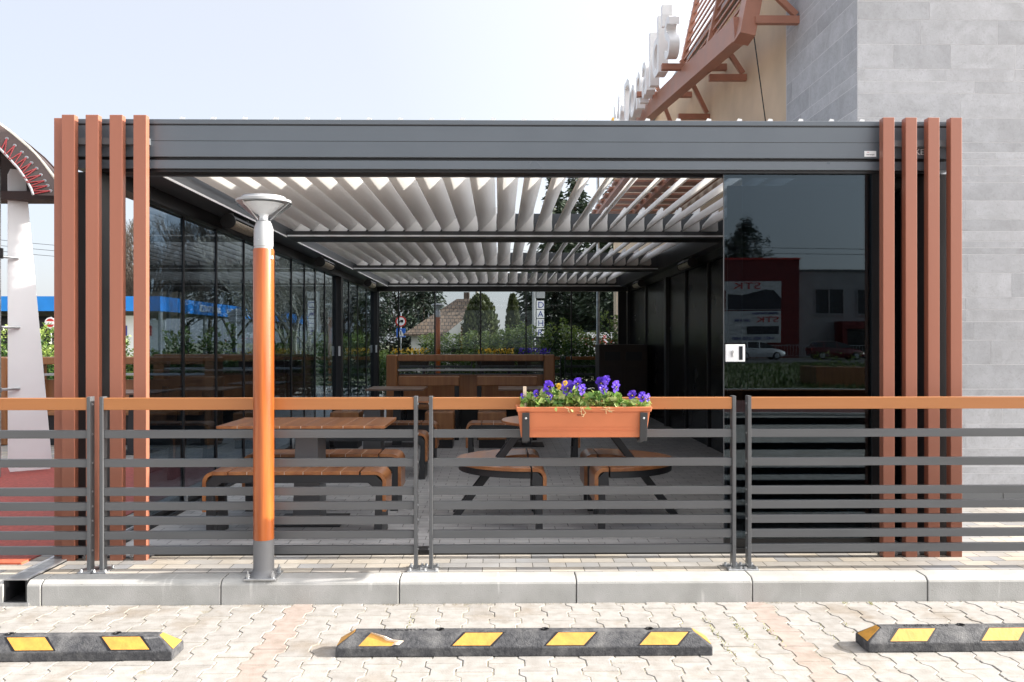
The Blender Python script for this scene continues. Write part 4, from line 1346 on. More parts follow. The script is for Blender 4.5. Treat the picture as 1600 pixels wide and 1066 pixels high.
dup(bench0, (-1.32, 8.47, FZ), 'slatted wooden bench in front of the second slatted table from the fence')
dup(table0, (-1.29, 8.92, FZ), 'rectangular slatted table second from the fence, half hidden by the handrail')
dup(bench0, (-1.30, 9.50, FZ), 'slatted wooden bench on the far side of the second slatted table from the fence')
dup(bench0, (0.26, 9.50, FZ), 'slatted wooden bench standing left behind the round table, before the cube stools')

# round table with two half-ring benches
rt = thing('round_table', 'round wooden table on splayed black legs, mostly hidden by the flower box', 'table', (0.50, 6.55, FZ))
mb = MB().lathe([(0, 0.722), (0.48, 0.722), (0.485, 0.728), (0.485, 0.738), (0.48, 0.742), (0, 0.742)], (0.5, 6.55, FZ), 64)
mb.build('tabletop', 'seatwood', rt, smooth=True)
MB().lathe([(0, 0.70), (0.2, 0.70), (0.2, 0.7215), (0, 0.7215)], (0.5, 6.55, FZ), 24).build('top_plate', 'legsteel', rt)
for s in (-1, 1):
    for dy in (-0.10, 0.10):
        MB().bar((0.5 + s * 0.30, 6.55 + dy * 0.6, FZ + 0.71), (0.5 + s * 0.84, 6.55 + dy, FZ + 0.008), 0.05, 0.028).build('leg', 'legsteel', rt, bevel=0.003)
def ring_bench(s, label):
    t = thing('half_ring_bench', label, 'bench', (0.5 + s * 0.28, 6.55, FZ), 'half-ring benches around the round table')
    cx, cy, H, th = 0.5 + s * 0.28, 6.55, FZ + 0.45, 0.026
    ro, ri = 0.55, 0.19
    n = 36
    out, inn = [], []
    for k in range(n + 1):
        a = -math.pi / 2 + math.pi * k / n
        out.append((cx + s * ro * math.cos(a), cy + ro * math.sin(a)))
        inn.append((cx + s * ri * math.cos(a), cy + ri * math.sin(a)))
    MB().prism(out + inn[::-1], H - th, H, 'Z').build('seat', 'seatwood', t, bevel=0.003)
    o2 = [(cx + s * (ro - .02) * math.cos(-math.pi / 2 + math.pi * k / n), cy + (ro - .02) * math.sin(-math.pi / 2 + math.pi * k / n)) for k in range(n + 1)]
    i2 = [(cx + s * (ri + .02) * math.cos(-math.pi / 2 + math.pi * k / n), cy + (ri + .02) * math.sin(-math.pi / 2 + math.pi * k / n)) for k in range(n + 1)]
    MB().prism(o2 + i2[::-1], H - th - 0.05, H - th - 0.001, 'Z').build('seat_frame', 'legsteel', t)
    for e in (-1, 1):
        ya, yb = sorted((cy + e * ri, cy + e * ro))
        r = 0.07
        x0 = cx - s * 0.012
        x1 = x0 - s * 0.10
        sec = [(x0, H)] + [(x1 + s * r - s * r * math.sin(math.pi / 2 * k / 8), H - r + r * math.cos(math.pi / 2 * k / 8)) for k in range(9)] + [(x1, FZ + 0.2)]
        sec += [(x1 + s * th, FZ + 0.2)] + [(x1 + s * r - s * (r - th) * math.sin(math.pi / 2 * k / 8), H - r + (r - th) * math.cos(math.pi / 2 * k / 8)) for k in range(8, -1, -1)] + [(x0, H - th)]
        MB().prism(sec, ya, yb, 'Y').build('bent_end', 'seatwood', t, smooth=True)
        xs_ = x1 + s * (th + 0.001)
        pts = [(xs_, FZ), (xs_, H - r), (x1 + s * r, H - th - 0.001), (x0, H - th - 0.001), (x0, H - th - 0.05), (xs_ + s * 0.075, H - r - 0.05), (xs_ + s * 0.05, H - r - 0.1), (xs_ + s * 0.05, FZ)]
        for yy in (ya + 0.03, yb - 0.03):
            MB().prism(pts, yy - 0.025, yy + 0.025, 'Y').build('leg', 'legsteel', t, bevel=0.003)
    return t
ring_bench(1, 'half-ring wooden bench curving around the round table on the glass door side')
ring_bench(-1, 'half-ring wooden bench curving around the round table on the lamp post side')

# cube stools
def make_cube():
    t = thing('cube_stool', '', 'stool', (0, 0, 0), 'wooden cube stools on black plinths')
    MB().box(-0.18, 0.18, -0.18, 0.18, 0.105, 0.45).build('seat_box', 'darkwood', t, bevel=0.012, seg=3)
    MB().box(-0.165, 0.165, -0.165, 0.165, 0.0, 0.1045).build('plinth', 'black', t)
    return t
cube0 = make_cube()
cube0.location = (-1.93, 10.9, FZ); cube0['label'] = 'wooden cube stool seen between the lamp post and the first fence gap'
dup(cube0, (-0.75, 10.9, FZ), 'wooden cube stool right of the fence gap, left of the two behind the handrail')
dup(cube0, (-0.09, 10.9, FZ), 'wooden cube stool just left of the flower box behind the handrail')

def make_backed():
    t = thing('backed_bench', '', 'bench', (0, 0, 0), 'two-seat benches with wooden back beams')
    MB().box(-0.41, 0.41, -0.05, 0.07, 0.735, 0.865).build('backrest', 'darkwood', t, bevel=0.012, seg=3)
    MB().box(-0.40, 0.40, 0.05, 0.45, 0.41, 0.45).build('seat', 'darkwood', t, bevel=0.008)
    for s in (-1, 1):
        x = s * 0.375
        MB().box(x - 0.03, x + 0.03, -0.03, 0.04, 0.0, 0.734).box(x - 0.03, x + 0.03, 0.36, 0.43, 0, 0.409).box(x - 0.02, x + 0.02, 0.041, 0.359, 0.33, 0.40).build('frame', 'black', t, bevel=0.003)
    return t
bb = make_backed()
bb.location = (-0.95, 11.62, FZ); bb['label'] = 'two-seat bench with wooden back beam at the left below the high frame bench'
dup(bb, (0.105, 11.62, FZ), 'two-seat bench with wooden back beam left of the flower box below the high frame bench')

def make_high():
    t = thing('frame_bench', '', 'bench', (0, 0, 0), 'long high-backed benches in wooden frames')
    w2 = 1.24
    for s in (-1, 1):
        x0, x1 = sorted((s * w2, s * (w2 - 0.16)))
        MB().box(x0, x1, -0.14, 0.14, 0.0, 1.14).build('frame_upright', 'darkwood', t, bevel=0.02, seg=3)
    MB().box(-w2 + 0.165, w2 - 0.165, -0.14, 0.14, 1.045, 1.14).build('frame_top', 'darkwood', t, bevel=0.012, seg=3)
    MB().box(-w2 + 0.165, w2 - 0.165, -0.10, 0.10, 0.90, 0.925).build('shelf', 'silver', t)
    MB().box(-w2 + 0.165, w2 - 0.165, -0.30, 0.12, 0.40, 0.45).build('seat', 'darkwood', t, bevel=0.01)
    MB().box(-w2 + 0.165, w2 - 0.165, -0.12, 0.12, 0.0, 0.39).build('base', 'black', t)
    MB().box(-w2 + 0.165, w2 - 0.165, 0.05, 0.09, 0.46, 0.84).build('backrest', 'darkwood', t)
    return t
hb = make_high()
hb.location = (-0.42, 12.75, FZ); hb['label'] = 'long high-backed wooden frame bench across the middle of the terrace, below the rear glass'
dup(hb, (-4.9, 11.3, PZ), 'long high-backed wooden frame bench outside behind the white playground panel')
dup(hb, (-7.6, 11.3, PZ), 'long high-backed wooden frame bench outside beyond the steel pole at the picture edge')
dup(hb, (-4.2, 13.7, PZ), 'long high-backed wooden frame bench outside, seen through the left glass wall before the hedge')

def make_small_table():
    t = thing('small_table', '', 'table', (0, 0, 0), 'small square pedestal tables')
    MB().box(-0.36, 0.36, -0.36, 0.36, 0.722, 0.742).build('tabletop', 'greytop', t, bevel=0.003)
    MB().frustum((-0.06, 0.06, -0.06, 0.06), (-0.04, 0.04, -0.04, 0.04), 0.012, 0.721).build('pedestal', 'legsteel', t)
    MB().box(-0.22, 0.22, -0.22, 0.22, 0, 0.012).build('foot_plate', 'legsteel', t)
    return t
st0 = make_small_table()
st0.location = (-1.31, 11.05, FZ); st0['label'] = 'small square table before the left two-seat bench'
dup(st0, (0.35, 11.05, FZ), 'small square table behind the flower box, before the right two-seat bench')
dup(st0, (-4.4, 10.4, PZ), 'small square table outside between the playground panel and the corner slats')
dup(st0, (-3.5, 12.6, PZ), 'small square table outside, seen through the left glass wall')
M['darkcab'] = mat('dark_brown_board', (0.03, 0.017, 0.012), 0.5, var=0.2)
bn = thing('waste_station', 'dark brown waste cabinet standing at the right wall near the rear glass', 'cabinet', (2.2, 15.2, FZ))
MB().box(1.75, 2.6, 15.0, 15.6, FZ, FZ + 1.28).build('body', 'darkcab', bn, bevel=0.01)
MB().box(1.83, 2.14, 14.985, 14.999, FZ + 0.12, FZ + 0.9).box(2.2, 2.52, 14.985, 14.999, FZ + 0.12, FZ + 0.9).build('door', 'darkcab', bn, bevel=0.004)
MB().box(1.85, 2.12, 14.99, 14.999, FZ + 1.0, FZ + 1.15).box(2.22, 2.5, 14.99, 14.999, FZ + 1.0, FZ + 1.15).build('chute_flap', 'black', bn)

# ------------------------------------------------------------------ playground frame at the left
cv = thing('playground_canopy', 'curved playground canopy with brown membrane laced to its frame by red cord', 'canopy', (-5.6, 8.7, PZ))
outer = [(-4.33, 2.93), (-4.37, 3.02), (-4.428, 3.107), (-4.525, 3.235), (-4.60, 3.325), (-4.685, 3.415), (-4.846, 3.55), (-5.006, 3.665), (-5.2, 3.785), (-5.39, 3.88), (-5.62, 3.98), (-5.9, 4.07), (-6.4, 4.17), (-7.0, 4.21)]
inner = [(-4.52, 2.90), (-4.54, 2.96), (-4.575, 3.025), (-4.62, 3.093), (-4.67, 3.163), (-4.74, 3.24), (-4.815, 3.32), (-4.889, 3.395), (-5.07, 3.52), (-5.27, 3.63), (-5.50, 3.73), (-5.77, 3.83), (-6.3, 3.93), (-7.0, 3.97)]
def mix2(k, f):
    a, b = inner[k], outer[k]
    return (a[0] + (b[0] - a[0]) * f, 8.40 + 0.20 * f + 0.015 * math.sin(k * 2.1 + f * 3), a[1] + (b[1] - a[1]) * f)
def mixt(t, f):
    k = min(int(t), len(inner) - 2)
    return Vector(mix2(k, f)).lerp(Vector(mix2(k + 1, f)), t - k)
rows = [[mix2(k, f) for k in range(len(inner))] for f in (0.0, 0.15, 0.3, 0.45, 0.6, 0.8, 1.0)]
mb = MB().grid(rows)
mb.grid([[(x, y + 0.012, z) for x, y, z in r] for r in rows])
mb.grid([rows[-1], [(x - 0.03, 8.95, z - 0.035) for x, y, z in rows[-1]]])
mb.build('membrane', 'membrane', cv, smooth=True)
mb = MB()
for k in range(len(outer) - 1):
    mb.cyl((outer[k][0], 8.61, outer[k][1]), (outer[k + 1][0], 8.61, outer[k + 1][1]), 0.016, None, 10)
mb.build('outer_rim', 'cream_edge', cv, smooth=True)
mb = MB()
for k in range(len(inner) - 1):
    mb.cyl((inner[k][0], 8.39, inner[k][1]), (inner[k + 1][0], 8.39, inner[k + 1][1]), 0.012, None, 10)
mb.build('inner_rim', 'steel', cv, smooth=True)
mb, ey = MB(), MB()
t = 0.1
while t < 12.4:
    e = mixt(t + 0.45, 0.62) + Vector((0, -0.012, 0))
    mb.cyl(mixt(t, 0.0) + Vector((0, -0.02, 0)), e, 0.0065, None, 6).cyl(e, mixt(t + 0.5, 0.02) + Vector((0, -0.02, 0)), 0.0065, None, 6)
    ey.cyl(e + Vector((0, 0.008, 0)), e + Vector((0, -0.002, 0)), 0.017, None, 12)
    t += 0.62
mb.build('lacing', 'lace', cv)
ey.build('eyelet', 'steel', cv)
MB().box(-7.0, -4.40, 8.66, 8.94, 2.90, 2.985).build('eaves_beam', 'membrane', cv)
gb = MB()
gb.prism([(p[0] - 0.02, p[1] - 0.03) for p in outer] + [(-7.0, 2.98)], 8.95, 8.97, 'Y')
gb.build('gable', 'membrane', cv)
po = MB().cyl((-4.955, 8.55, PZ), (-4.955, 8.55, 3.42), 0.028, None, 16)
po.build('post', 'steel', cv, smooth=True)
mb = MB()
for z in (3.34, 2.30):
    mb.cyl((-4.955, 8.55, z), (-4.955, 8.55, z + 0.10), 0.05, None, 16)
mb.build('collar', 'black', cv, smooth=True)
wp = thing('play_panel', 'tall tapered white panel clamped to a steel pole over the red playground floor', 'panel', (-4.87, 8.9, PZ + 0.01))
z0, z1 = 0.16, 3.22
yA, yB = 8.70, 9.02
pts = []
def pp(u, z):
    return (-4.965 + 0.22 * u + 0.0, yA + (yB - yA) * u, z)
outl = []
for (u0, u1, z) in ((0.0, 1.0, z0), ):
    pass
prof = [(0.05, z0), (0.95, z0), (1.0, z0 + 0.05), (0.40, z1 - 0.08), (0.30, z1), (0.06, z1), (0.0, z1 - 0.06), (0.0, z0 + 0.05)]
prof = [(u * 2.0 if False else u, z) for u, z in prof]
vs = []
W_ = 0.40
for s in (0, 1):
    for u, z in prof:
        vs.append((-4.955 + W_ * u * 0.80 + s * 0.010, 8.72 + W_ * u * 0.6 + s * -0.014 + 0.0, z))
n = len(prof)
MB().add(vs, [tuple(range(n)), tuple(reversed(range(n, 2 * n)))] + [(i, (i + 1) % n, n + (i + 1) % n, n + i) for i in range(n)]).build('board', 'panelwhite', wp, bevel=0.004)
mb = MB()
for z in (1.00, 1.62, 2.32):
    mb.cyl((-4.955, 8.55, z - 0.02), (-4.955, 8.55, z + 0.02), 0.036, None, 14).cyl((-4.955, 8.55, z), (-4.86, 8.76, z), 0.014, None, 10)
mb.build('clamp', 'steel', wp)
sp = MB().cyl((-4.99, 8.2, PZ), (-4.99, 8.2, 0.20), 0.035, None, 14).cyl((-5.2, 8.25, 0.26), (-4.95, 8.2, 0.22), 0.045, None, 14)
tag(sp.build('pipe_stub', 'steel', None, origin=(-5.0, 8.2, PZ)), 'short steel pipe foot lying on the red playground floor at the picture edge', 'pipe')

# ------------------------------------------------------------------ shrubs, flowers in planters
rng = np.random.default_rng(21)
def shrub_mesh(h, wd, n, name='foliage'):
    P, T, D = [], [], []
    nst = 16
    for s in range(nst):
        bx, by = rng.normal() * wd * 0.33, rng.normal() * wd * 0.26
        top = h * rng.uniform(0.6, 1.0)
        lx, ly = rng.normal() * 0.10, rng.normal() * 0.10
        k = n // nst
        t = rng.random(k) ** 0.8
        a = rng.random(k) * 6.283
        rr = (0.05 + 0.13 * (1 - t)) * (0.6 + rng.random(k))
        x = bx + lx * t * 2 + rr * np.cos(a)
        y = by + ly * t * 2 + rr * np.sin(a)
        z = 0.08 + top * t
        P.append(np.stack([x, y, z], 1))
        D.append(np.stack([np.cos(a), np.sin(a), 0.5 + 0 * a], 1))
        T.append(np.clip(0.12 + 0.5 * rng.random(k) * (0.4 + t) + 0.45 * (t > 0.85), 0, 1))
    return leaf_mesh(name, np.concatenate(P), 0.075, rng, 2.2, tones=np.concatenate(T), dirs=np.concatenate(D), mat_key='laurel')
def stems_mb(h, wd, r=random.Random(3)):
    mb = MB()
    for s in range(9):
        x, y = r.gauss(0, wd * 0.3), r.gauss(0, wd * 0.22)
        mb.cyl((x, y, 0), (x + r.gauss(0, .1), y + r.gauss(0, .1), h * r.uniform(.6, .95)), 0.012, 0.005, 5)
    return mb
SH = []
for k, (h, wd, n) in enumerate(((1.55, 0.8, 3400), (1.85, 0.7, 3400), (1.35, 0.9, 3000))):
    t = thing('laurel_shrub', '', 'shrub', (0, 0, 0))
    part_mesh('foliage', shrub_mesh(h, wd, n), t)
    stems_mb(h, wd).build('stem', 'bark', t)
    SH.append(t)
used = set()
def shrub(x, y, k, label, group, s=1.0):
    if k in used:
        o = dup(SH[k], (x, y, PZ), label, group)
    else:
        used.add(k)
        o = SH[k]
        o.location = (x, y, PZ); o['label'] = label; o['group'] = group
    o.rotation_euler = (0, 0, rnd.uniform(0, 6.28))
    o.scale = (s, s, s * rnd.uniform(0.92, 1.08))
    return o
LR = 'leafy evergreen shrub in the hedge beyond the rear glass wall'
for i in range(12):
    shrub(-3.4 + i * 0.62 + rnd.uniform(-.1, .1), 20.3 + rnd.uniform(-.25, .25), rnd.choice((0, 1, 2, 2, 0)) if i not in (7, 10) else 1, LR, 'shrubs of the hedge beyond the rear glass wall', rnd.uniform(0.98, 1.15) if i not in (1, 2) else 0.72)
for i in range(16):
    shrub(-13.5 + i * 0.62 + rnd.uniform(-.1, .1), 15.6 + rnd.uniform(-.2, .2), rnd.choice((0, 1, 2, 2)), 'leafy evergreen shrub in the hedge behind the outdoor benches at the left', 'shrubs of the hedge behind the outdoor benches', rnd.uniform(0.8, 1.0))
def flower_trough(x0, x1, y, key, label):
    t = thing('planter', label, 'planter', ((x0 + x1) / 2, y, PZ))
    trough(x0, x1, y - 0.15, y + 0.15, PZ + 0.75, PZ + 1.0, 0.02, 0.02, 0.012).build('box', 'darkcab', t)
    MB().box(x0 + .1, x0 + .16, y - .1, y + .1, PZ, PZ + .749).box(x1 - .16, x1 - .1, y - .1, y + .1, PZ, PZ + .749).build('leg', 'black', t)
    n = 130
    P = np.stack([rng.uniform(x0 + .03, x1 - .03, n), rng.uniform(y - .12, y + .12, n), PZ + 1.0 + rng.random(n) * 0.12], 1) - np.array(t.location)
    part_mesh('foliage', leaf_mesh('foliage', P, 0.06, rng, 1.5, mat_key='laurel'), t)
    P = np.stack([rng.uniform(x0 + .03, x1 - .03, n), rng.uniform(y - .14, y + .1, n), PZ + 1.06 + rng.random(n) * 0.12], 1) - np.array(t.location)
    part_mesh('blossoms', leaf_mesh('blossoms', P, 0.05, rng, 1.0, mat_key=key), t)
flower_trough(-2.45, -1.55, 19.2, 'yellowpetal', 'dark planter of yellow pansies beyond the left panes of the rear glass wall')
flower_trough(-0.5, 0.35, 19.2, 'yellowpetal', 'dark planter of yellow pansies beyond the middle pane of the rear glass wall')
flower_trough(0.0 + 0.4, 1.2, 19.25, 'violet', 'dark planter of violet pansies beyond the rear glass wall')
flower_trough(-4.5, -3.3, 15.0, 'yellowpetal', 'dark planter of yellow pansies outside the left glass wall')

# ------------------------------------------------------------------ trees
def conifer(loc, h, wd, label, seed, n=8000, name='conifer_tree'):
    r = np.random.default_rng(seed)
    t = thing(name, label, 'tree', loc)
    mb = MB().cyl((loc[0], loc[1], loc[2]), (loc[0], loc[1], loc[2] + h * 0.98), h * 0.016, 0.02, 10)
    P, D, T = [], [], []
    whorls = int(h * 2.6)
    for q in range(whorls):
        f = 0.07 + 0.93 * q / whorls
        L0 = wd * (1 - f) ** 0.85 * r.uniform(0.75, 1.1) + 0.15
        for b in range(7):
            if r.random() < 0.12:
                continue
            a = r.random() * 6.283
            L = L0 * r.uniform(0.6, 1.1)
            z0 = h * f
            drop = -0.22 * L + 0.12 * L * r.random()
            m_ = max(6, int(n / (whorls * 7) * (L / (wd * 0.5))))
            s = r.random(m_) ** 0.7
            sp = 0.10 * L * (1.1 - s) + 0.05
            x = np.cos(a) * L * s + r.normal(size=m_) * sp
            y = np.sin(a) * L * s + r.normal(size=m_) * sp
            z = z0 + drop * s ** 1.3 + 0.12 * L * s ** 3 + r.normal(size=m_) * (0.08 + 0.016 * h) - 0.1 * r.random(m_)
            P.append(np.stack([x, y, z], 1))
            D.append(np.stack([np.cos(a) + 0 * s, np.sin(a) + 0 * s, -0.35 + 0 * s], 1))
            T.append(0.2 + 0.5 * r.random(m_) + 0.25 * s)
            if b < 4:
                e = (loc[0] + math.cos(a) * L * 0.8, loc[1] + math.sin(a) * L * 0.8, loc[2] + z0 + drop * 0.7)
                mb.cyl((loc[0], loc[1], loc[2] + z0), e, 0.035 * (1 - f) + 0.012, 0.008, 5, False)
    mb.build('trunk', 'bark', t)
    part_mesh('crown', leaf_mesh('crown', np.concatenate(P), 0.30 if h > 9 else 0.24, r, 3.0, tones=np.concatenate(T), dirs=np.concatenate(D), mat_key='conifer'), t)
    return t
def bare_tree(h, seed, m, spread=0.5):
    r = random.Random(seed)
    mb, tw = MB(), MB()
    def grow(p, d, L, rad, lev):
        k = 3
        for i in range(k):
            d2 = (d + Vector((r.gauss(0, .10), r.gauss(0, .10), r.gauss(0.04, .05)))).normalized()
            q = p + d2 * (L / k)
            (mb if lev < 2 else tw).cyl(p, q, rad * (1 - i / k * 0.35), rad * (1 - (i + 1) / k * 0.35), 6 if lev < 2 else 3, False)
            p, d = q, d2
            if lev < 5 and i > 0 or lev == 0:
                for j in range(2 if lev < 3 else 1):
                    a = Vector((r.gauss(0, 1), r.gauss(0, 1), r.uniform(-.1, .8))).normalized()
                    grow(p, (d * 0.55 + a * spread).normalized(), L * r.uniform(0.48, 0.68), rad * 0.5, lev + 1)
        if lev < 5:
            for j in range(2):
                a = Vector((r.gauss(0, 1), r.gauss(0, 1), r.uniform(0, .8))).normalized()
                grow(p, (d * 0.8 + a * spread * .8).normalized(), L * r.uniform(.55, .72), rad * 0.6, lev + 1)
    grow(Vector((0, 0, 0)), Vector((0, 0, 1)), h * 0.42, h * 0.018, 0)
    t = thing('bare_tree', '', 'tree', (0, 0, 0))
    mb.build('trunk', m, t)
    tw.build('crown', m, t)
    return t
bt = [bare_tree(8.5, 4, 'bark'), bare_tree(7.5, 9, 'palebark', 0.6)]
firstb = [True, True]
def put_bare(k, x, y, s, label, group='bare trees beyond the car wash and hedge'):
    if firstb[k]:
        firstb[k] = False
        o = bt[k]
        o.location = (x, y, -0.05); o['label'] = label; o['group'] = group
    else:
        o = dup(bt[k], (x, y, -0.05), label, group)
    o.scale = (s, s, s)
    o.rotation_euler = (0, 0, rnd.uniform(0, 6.28))
for i, (x, y, s) in enumerate(((-19, 62, 1.3), (-23.5, 70, 1.35), (-27, 66, 1.25), (-15, 60, 1.1), (-21, 58, 1.1), (-30, 74, 1.4), (-12, 66, 1.2), (-17.5, 72, 1.4), (-25, 60, 1.1), (-8.5, 55, 0.8), (-6.5, 58, 0.85))):
    put_bare(0, x, y, s, 'dark leafless tree far beyond the left glass wall')
for i, (x, y, s) in enumerate(((-10.4, 38, 0.85), (-8.6, 36, 0.8), (-7.9, 40, 0.85), (-9.4, 43, 0.9))):
    put_bare(1, x, y, s, 'pale barked leafless tree seen through the left glass wall', 'pale barked trees')
conifer((-4.7, 53, -.05), 9.2, 2.4, 'dark conifer at the left behind the house, seen through the rear glass', 31)
conifer((-7.5, 52, -.05), 9.0, 2.4, 'dark conifer furthest left behind the rear glass wall', 32)
conifer((2.6, 40, -.05), 9.5, 3.0, 'large dark conifer right of the roadside pylon sign, with drooping limbs', 33, 12000)
conifer((5.2, 38, -.05), 9.5, 3.2, 'large dark conifer behind the steel flagpole', 34, 12000)
conifer((8.2, 40, -.05), 9.0, 3.0, 'large dark conifer furthest right behind the rear glass wall', 35, 10000)
conifer((3.9, 44, -.05), 10.5, 3.2, 'tall dark conifer furthest back between the pylon sign and the flagpole', 36, 11000)
conifer((6.8, 45, -.05), 10.5, 3.2, 'tall dark conifer furthest back right of the flagpole', 37, 11000)
# a clipped cypress pair beside the house
def cypress(loc, h, wd, label, seed):
    r = np.random.default_rng(seed)
    t = thing('cypress_tree', label, 'tree', loc)
    MB().cyl(loc, (loc[0], loc[1], loc[2] + h * .6), 0.12, 0.05, 8).build('trunk', 'bark', t)
    n = 4200
    f = r.random(n)
    a = r.random(n) * 6.283
    prof = wd * np.sqrt(np.clip(1 - f ** 3.2, 0.02, 1))
    lump = 1 + 0.12 * np.sin(5 * a + 9 * f) + 0.1 * r.normal(size=n) * .6
    rr = prof * lump * (0.72 + 0.28 * r.random(n))
    P = np.stack([rr * np.cos(a), rr * np.sin(a), f * h], 1)
    T = 0.25 + 0.3 * r.random(n) + 0.35 * np.sin(5 * a + 9 * f) * .5
    part_mesh('crown', leaf_mesh('crown', P, 0.2, r, 2.0, tones=T, dirs=np.stack([np.cos(a) * .5, np.sin(a) * .5, 1 + 0 * a], 1), mat_key='cypress'), t)
cypress((-0.75, 34, -.05), 3.35, 0.78, 'broad rounded cypress beside the tiled house', 41)
cypress((0.55, 35, -.05), 3.4, 0.28, 'slender cypress between the rounded cypress and the pylon sign', 42)

# ------------------------------------------------------------------ house beyond the hedge
hs = thing('tiled_house', 'white house with steep brown tiled hip roof beyond the hedge', 'house', (-2.6, 44, -.05))
hx0, hx1, hy0, hy1 = -4.3, -1.15, 42, 50
MB().box(hx0, hx1, hy0, hy1, -0.05, 1.75).build('wall', 'whitewall', hs)
mb = MB()
e = 0.35
mb.add([(hx0 - e, hy0 - e, 1.82), (hx1 + e, hy0 - e, 1.82), (hx1 + e, hy1 + e, 1.82), (hx0 - e, hy1 + e, 1.82),
        (-2.15, hy0 + 1.6, 3.62), (-1.5, hy0 + 1.6, 3.62), (-1.5, hy1 - 2, 3.62), (-2.15, hy1 - 2, 3.62),
        (hx0 - e, hy0 - e, 1.74), (hx1 + e, hy0 - e, 1.74), (hx1 + e, hy1 + e, 1.74), (hx0 - e, hy1 + e, 1.74)],
       [(0, 1, 5, 4), (1, 2, 6, 5), (2, 3, 7, 6), (3, 0, 4, 7), (4, 5, 6, 7), (8, 9, 1, 0), (9, 10, 2, 1), (10, 11, 3, 2), (11, 8, 0, 3), (11, 10, 9, 8)])
rf = mb.build('roof', 'rooftile', hs)
MB().prism([(-2.55, 1.2), (-1.25, 1.2), (-1.25, 2.8), (-1.38, 2.78), (-2.55, 1.85)], hy0 - 0.9, hy0 - 0.5, 'Y').build('gable', 'whitewall', hs)
MB().box(-2.3, -1.6, hy0 - 0.93, hy0 - 0.905, 0.6, 1.25).build('window', 'window', hs)
MB().box(-1.9, -1.6, 46, 46.5, 3.4, 4.1).build('chimney', 'rooftile', rf)

# ------------------------------------------------------------------ signs, poles, banners behind
def pole_sign(loc, label):
    t = thing('road_sign', label, 'road sign', loc)
    x, y, z = loc
    MB().cyl((x, y, z), (x, y, 3.15), 0.035, None, 10).build('pole', 'steel', t)
    d = MB().cyl((x, y - 0.05, 2.62), (x, y - 0.03, 2.62), 0.31, None, 40).build('no_truck_sign', 'redpaint', t)
    MB().cyl((x, y - 0.056, 2.62), (x, y - 0.051, 2.62), 0.235, None, 40).build('sign_face', 'white', d)
    m = MB().box(x - 0.03, x + 0.15, y - 0.062, y - 0.057, 2.57, 2.72).box(x - 0.13, x - 0.04, y - 0.062, y - 0.057, 2.57, 2.66)
    m.cyl((x - 0.08, y - .062, 2.56), (x - 0.08, y - .057, 2.56), 0.032, None, 14).cyl((x + 0.08, y - .062, 2.56), (x + 0.08, y - .057, 2.56), 0.032, None, 14)
    m.build('truck_symbol', 'black', d)
    b = MB().box(x - 0.26, x + 0.26, y - 0.05, y - 0.03, 1.70, 2.22).build('crossing_sign', 'signblue', t, bevel=0.01)
    MB().prism([(x - 0.2, 1.76), (x + 0.2, 1.76), (x, 2.17)], y - 0.056, y - 0.051, 'Y').build('white_triangle', 'white', b)
    w_ = MB().cyl((x, y - .062, 2.04), (x, y - .057, 2.04), 0.028, None, 12)
    w_.bar((x, y - .06, 2.01), (x, y - .06, 1.90), 0.05, 0.004).bar((x, y - .06, 1.91), (x - 0.06, y - .06, 1.79), 0.025, 0.004).bar((x, y - .06, 1.91), (x + 0.06, y - .06, 1.79), 0.025, 0.004)
    w_.build('walker_symbol', 'black', b)
    return t
pole_sign((-5.72, 50, -0.05), 'no-trucks sign with red ring above a blue pedestrian crossing sign on a steel pole')
py = thing('pylon_sign', 'tall roadside pylon carrying white tiles with blue letters beyond the hedge', 'sign', (1.33, 30, -0.05))
MB().cyl((1.22, 30, -0.05), (1.22, 30, 4.6), 0.07, None, 14).build('pole', 'silver', py)
for i, ch in enumerate(('', 'D', 'A', 'H', 'R')):
    z = 3.02 - i * 0.32
    if i == 0:
        p = MB().box(1.30, 1.60, 29.93, 30.0, 2.98, 3.38).build('panel', 'silver', py)
        MB().cyl((1.40, 29.925, 3.22), (1.40, 29.929, 3.22), 0.03, None, 10).build('panel_lamp', 'black', p)
    else:
        p = MB().box(1.31, 1.57, 29.94, 30.0, z - 0.10, z + 0.19).build('panel', 'white', py)
        text_mb(ch, 0.30, 0.003, (1, 0, 0), (0, 0, 1), (1.345, 29.936, z - 0.06)).build('letter', 'navy', p)
fp = thing('flagpole', 'slim steel pole standing in front of the hedge beyond the rear glass wall', 'pole', (2.18, 18.9, PZ))
MB().cyl((2.18, 18.9, PZ), (2.18, 18.9, 5.2), 0.040, 0.03, 16).build('shaft', 'steel', fp, smooth=True)
MB().box(2.08, 2.28, 18.8, 19.0, PZ, PZ + 0.015).build('base_plate', 'steel', fp)
MB().cyl((2.18, 18.895, 1.28), (2.18, 18.895, 1.33), 0.044, None, 14).build('band', 'black', fp)
MB().cyl((2.18, 18.895, 1.17), (2.18, 18.895, 1.24), 0.043, None, 14).build('sticker', 'golden', fp)
bnr = thing('banner', 'white banner with red lettering AUTOŠKOLA half hidden behind the hedge', 'banner', (3.6, 27, 0))
MB().box(1.9, 5.0, 27.0, 27.03, 0.95, 1.75).build('sheet', 'white', bnr)
text_mb('AUTOŠKOLA', 0.42, 0.003, (1, 0, 0), (0, 0, 1), (2.05, 26.995, 1.30)).build('lettering', 'redpaint', bnr)
MB().cyl((1.92, 27.06, -.05), (1.92, 27.06, 1.8), 0.03, None, 8).cyl((4.98, 27.06, -.05), (4.98, 27.06, 1.8), 0.03, None, 8).build('post', 'steel', bnr)
up = thing('utility_pole', 'utility pole with wires beside the tiled house roof', 'pole', (-1.35, 52, 0))
MB().cyl((-1.35, 52, -.05), (-1.35, 52, 7.5), 0.11, 0.08, 10).build('shaft', 'palebark', up)
mb = MB()
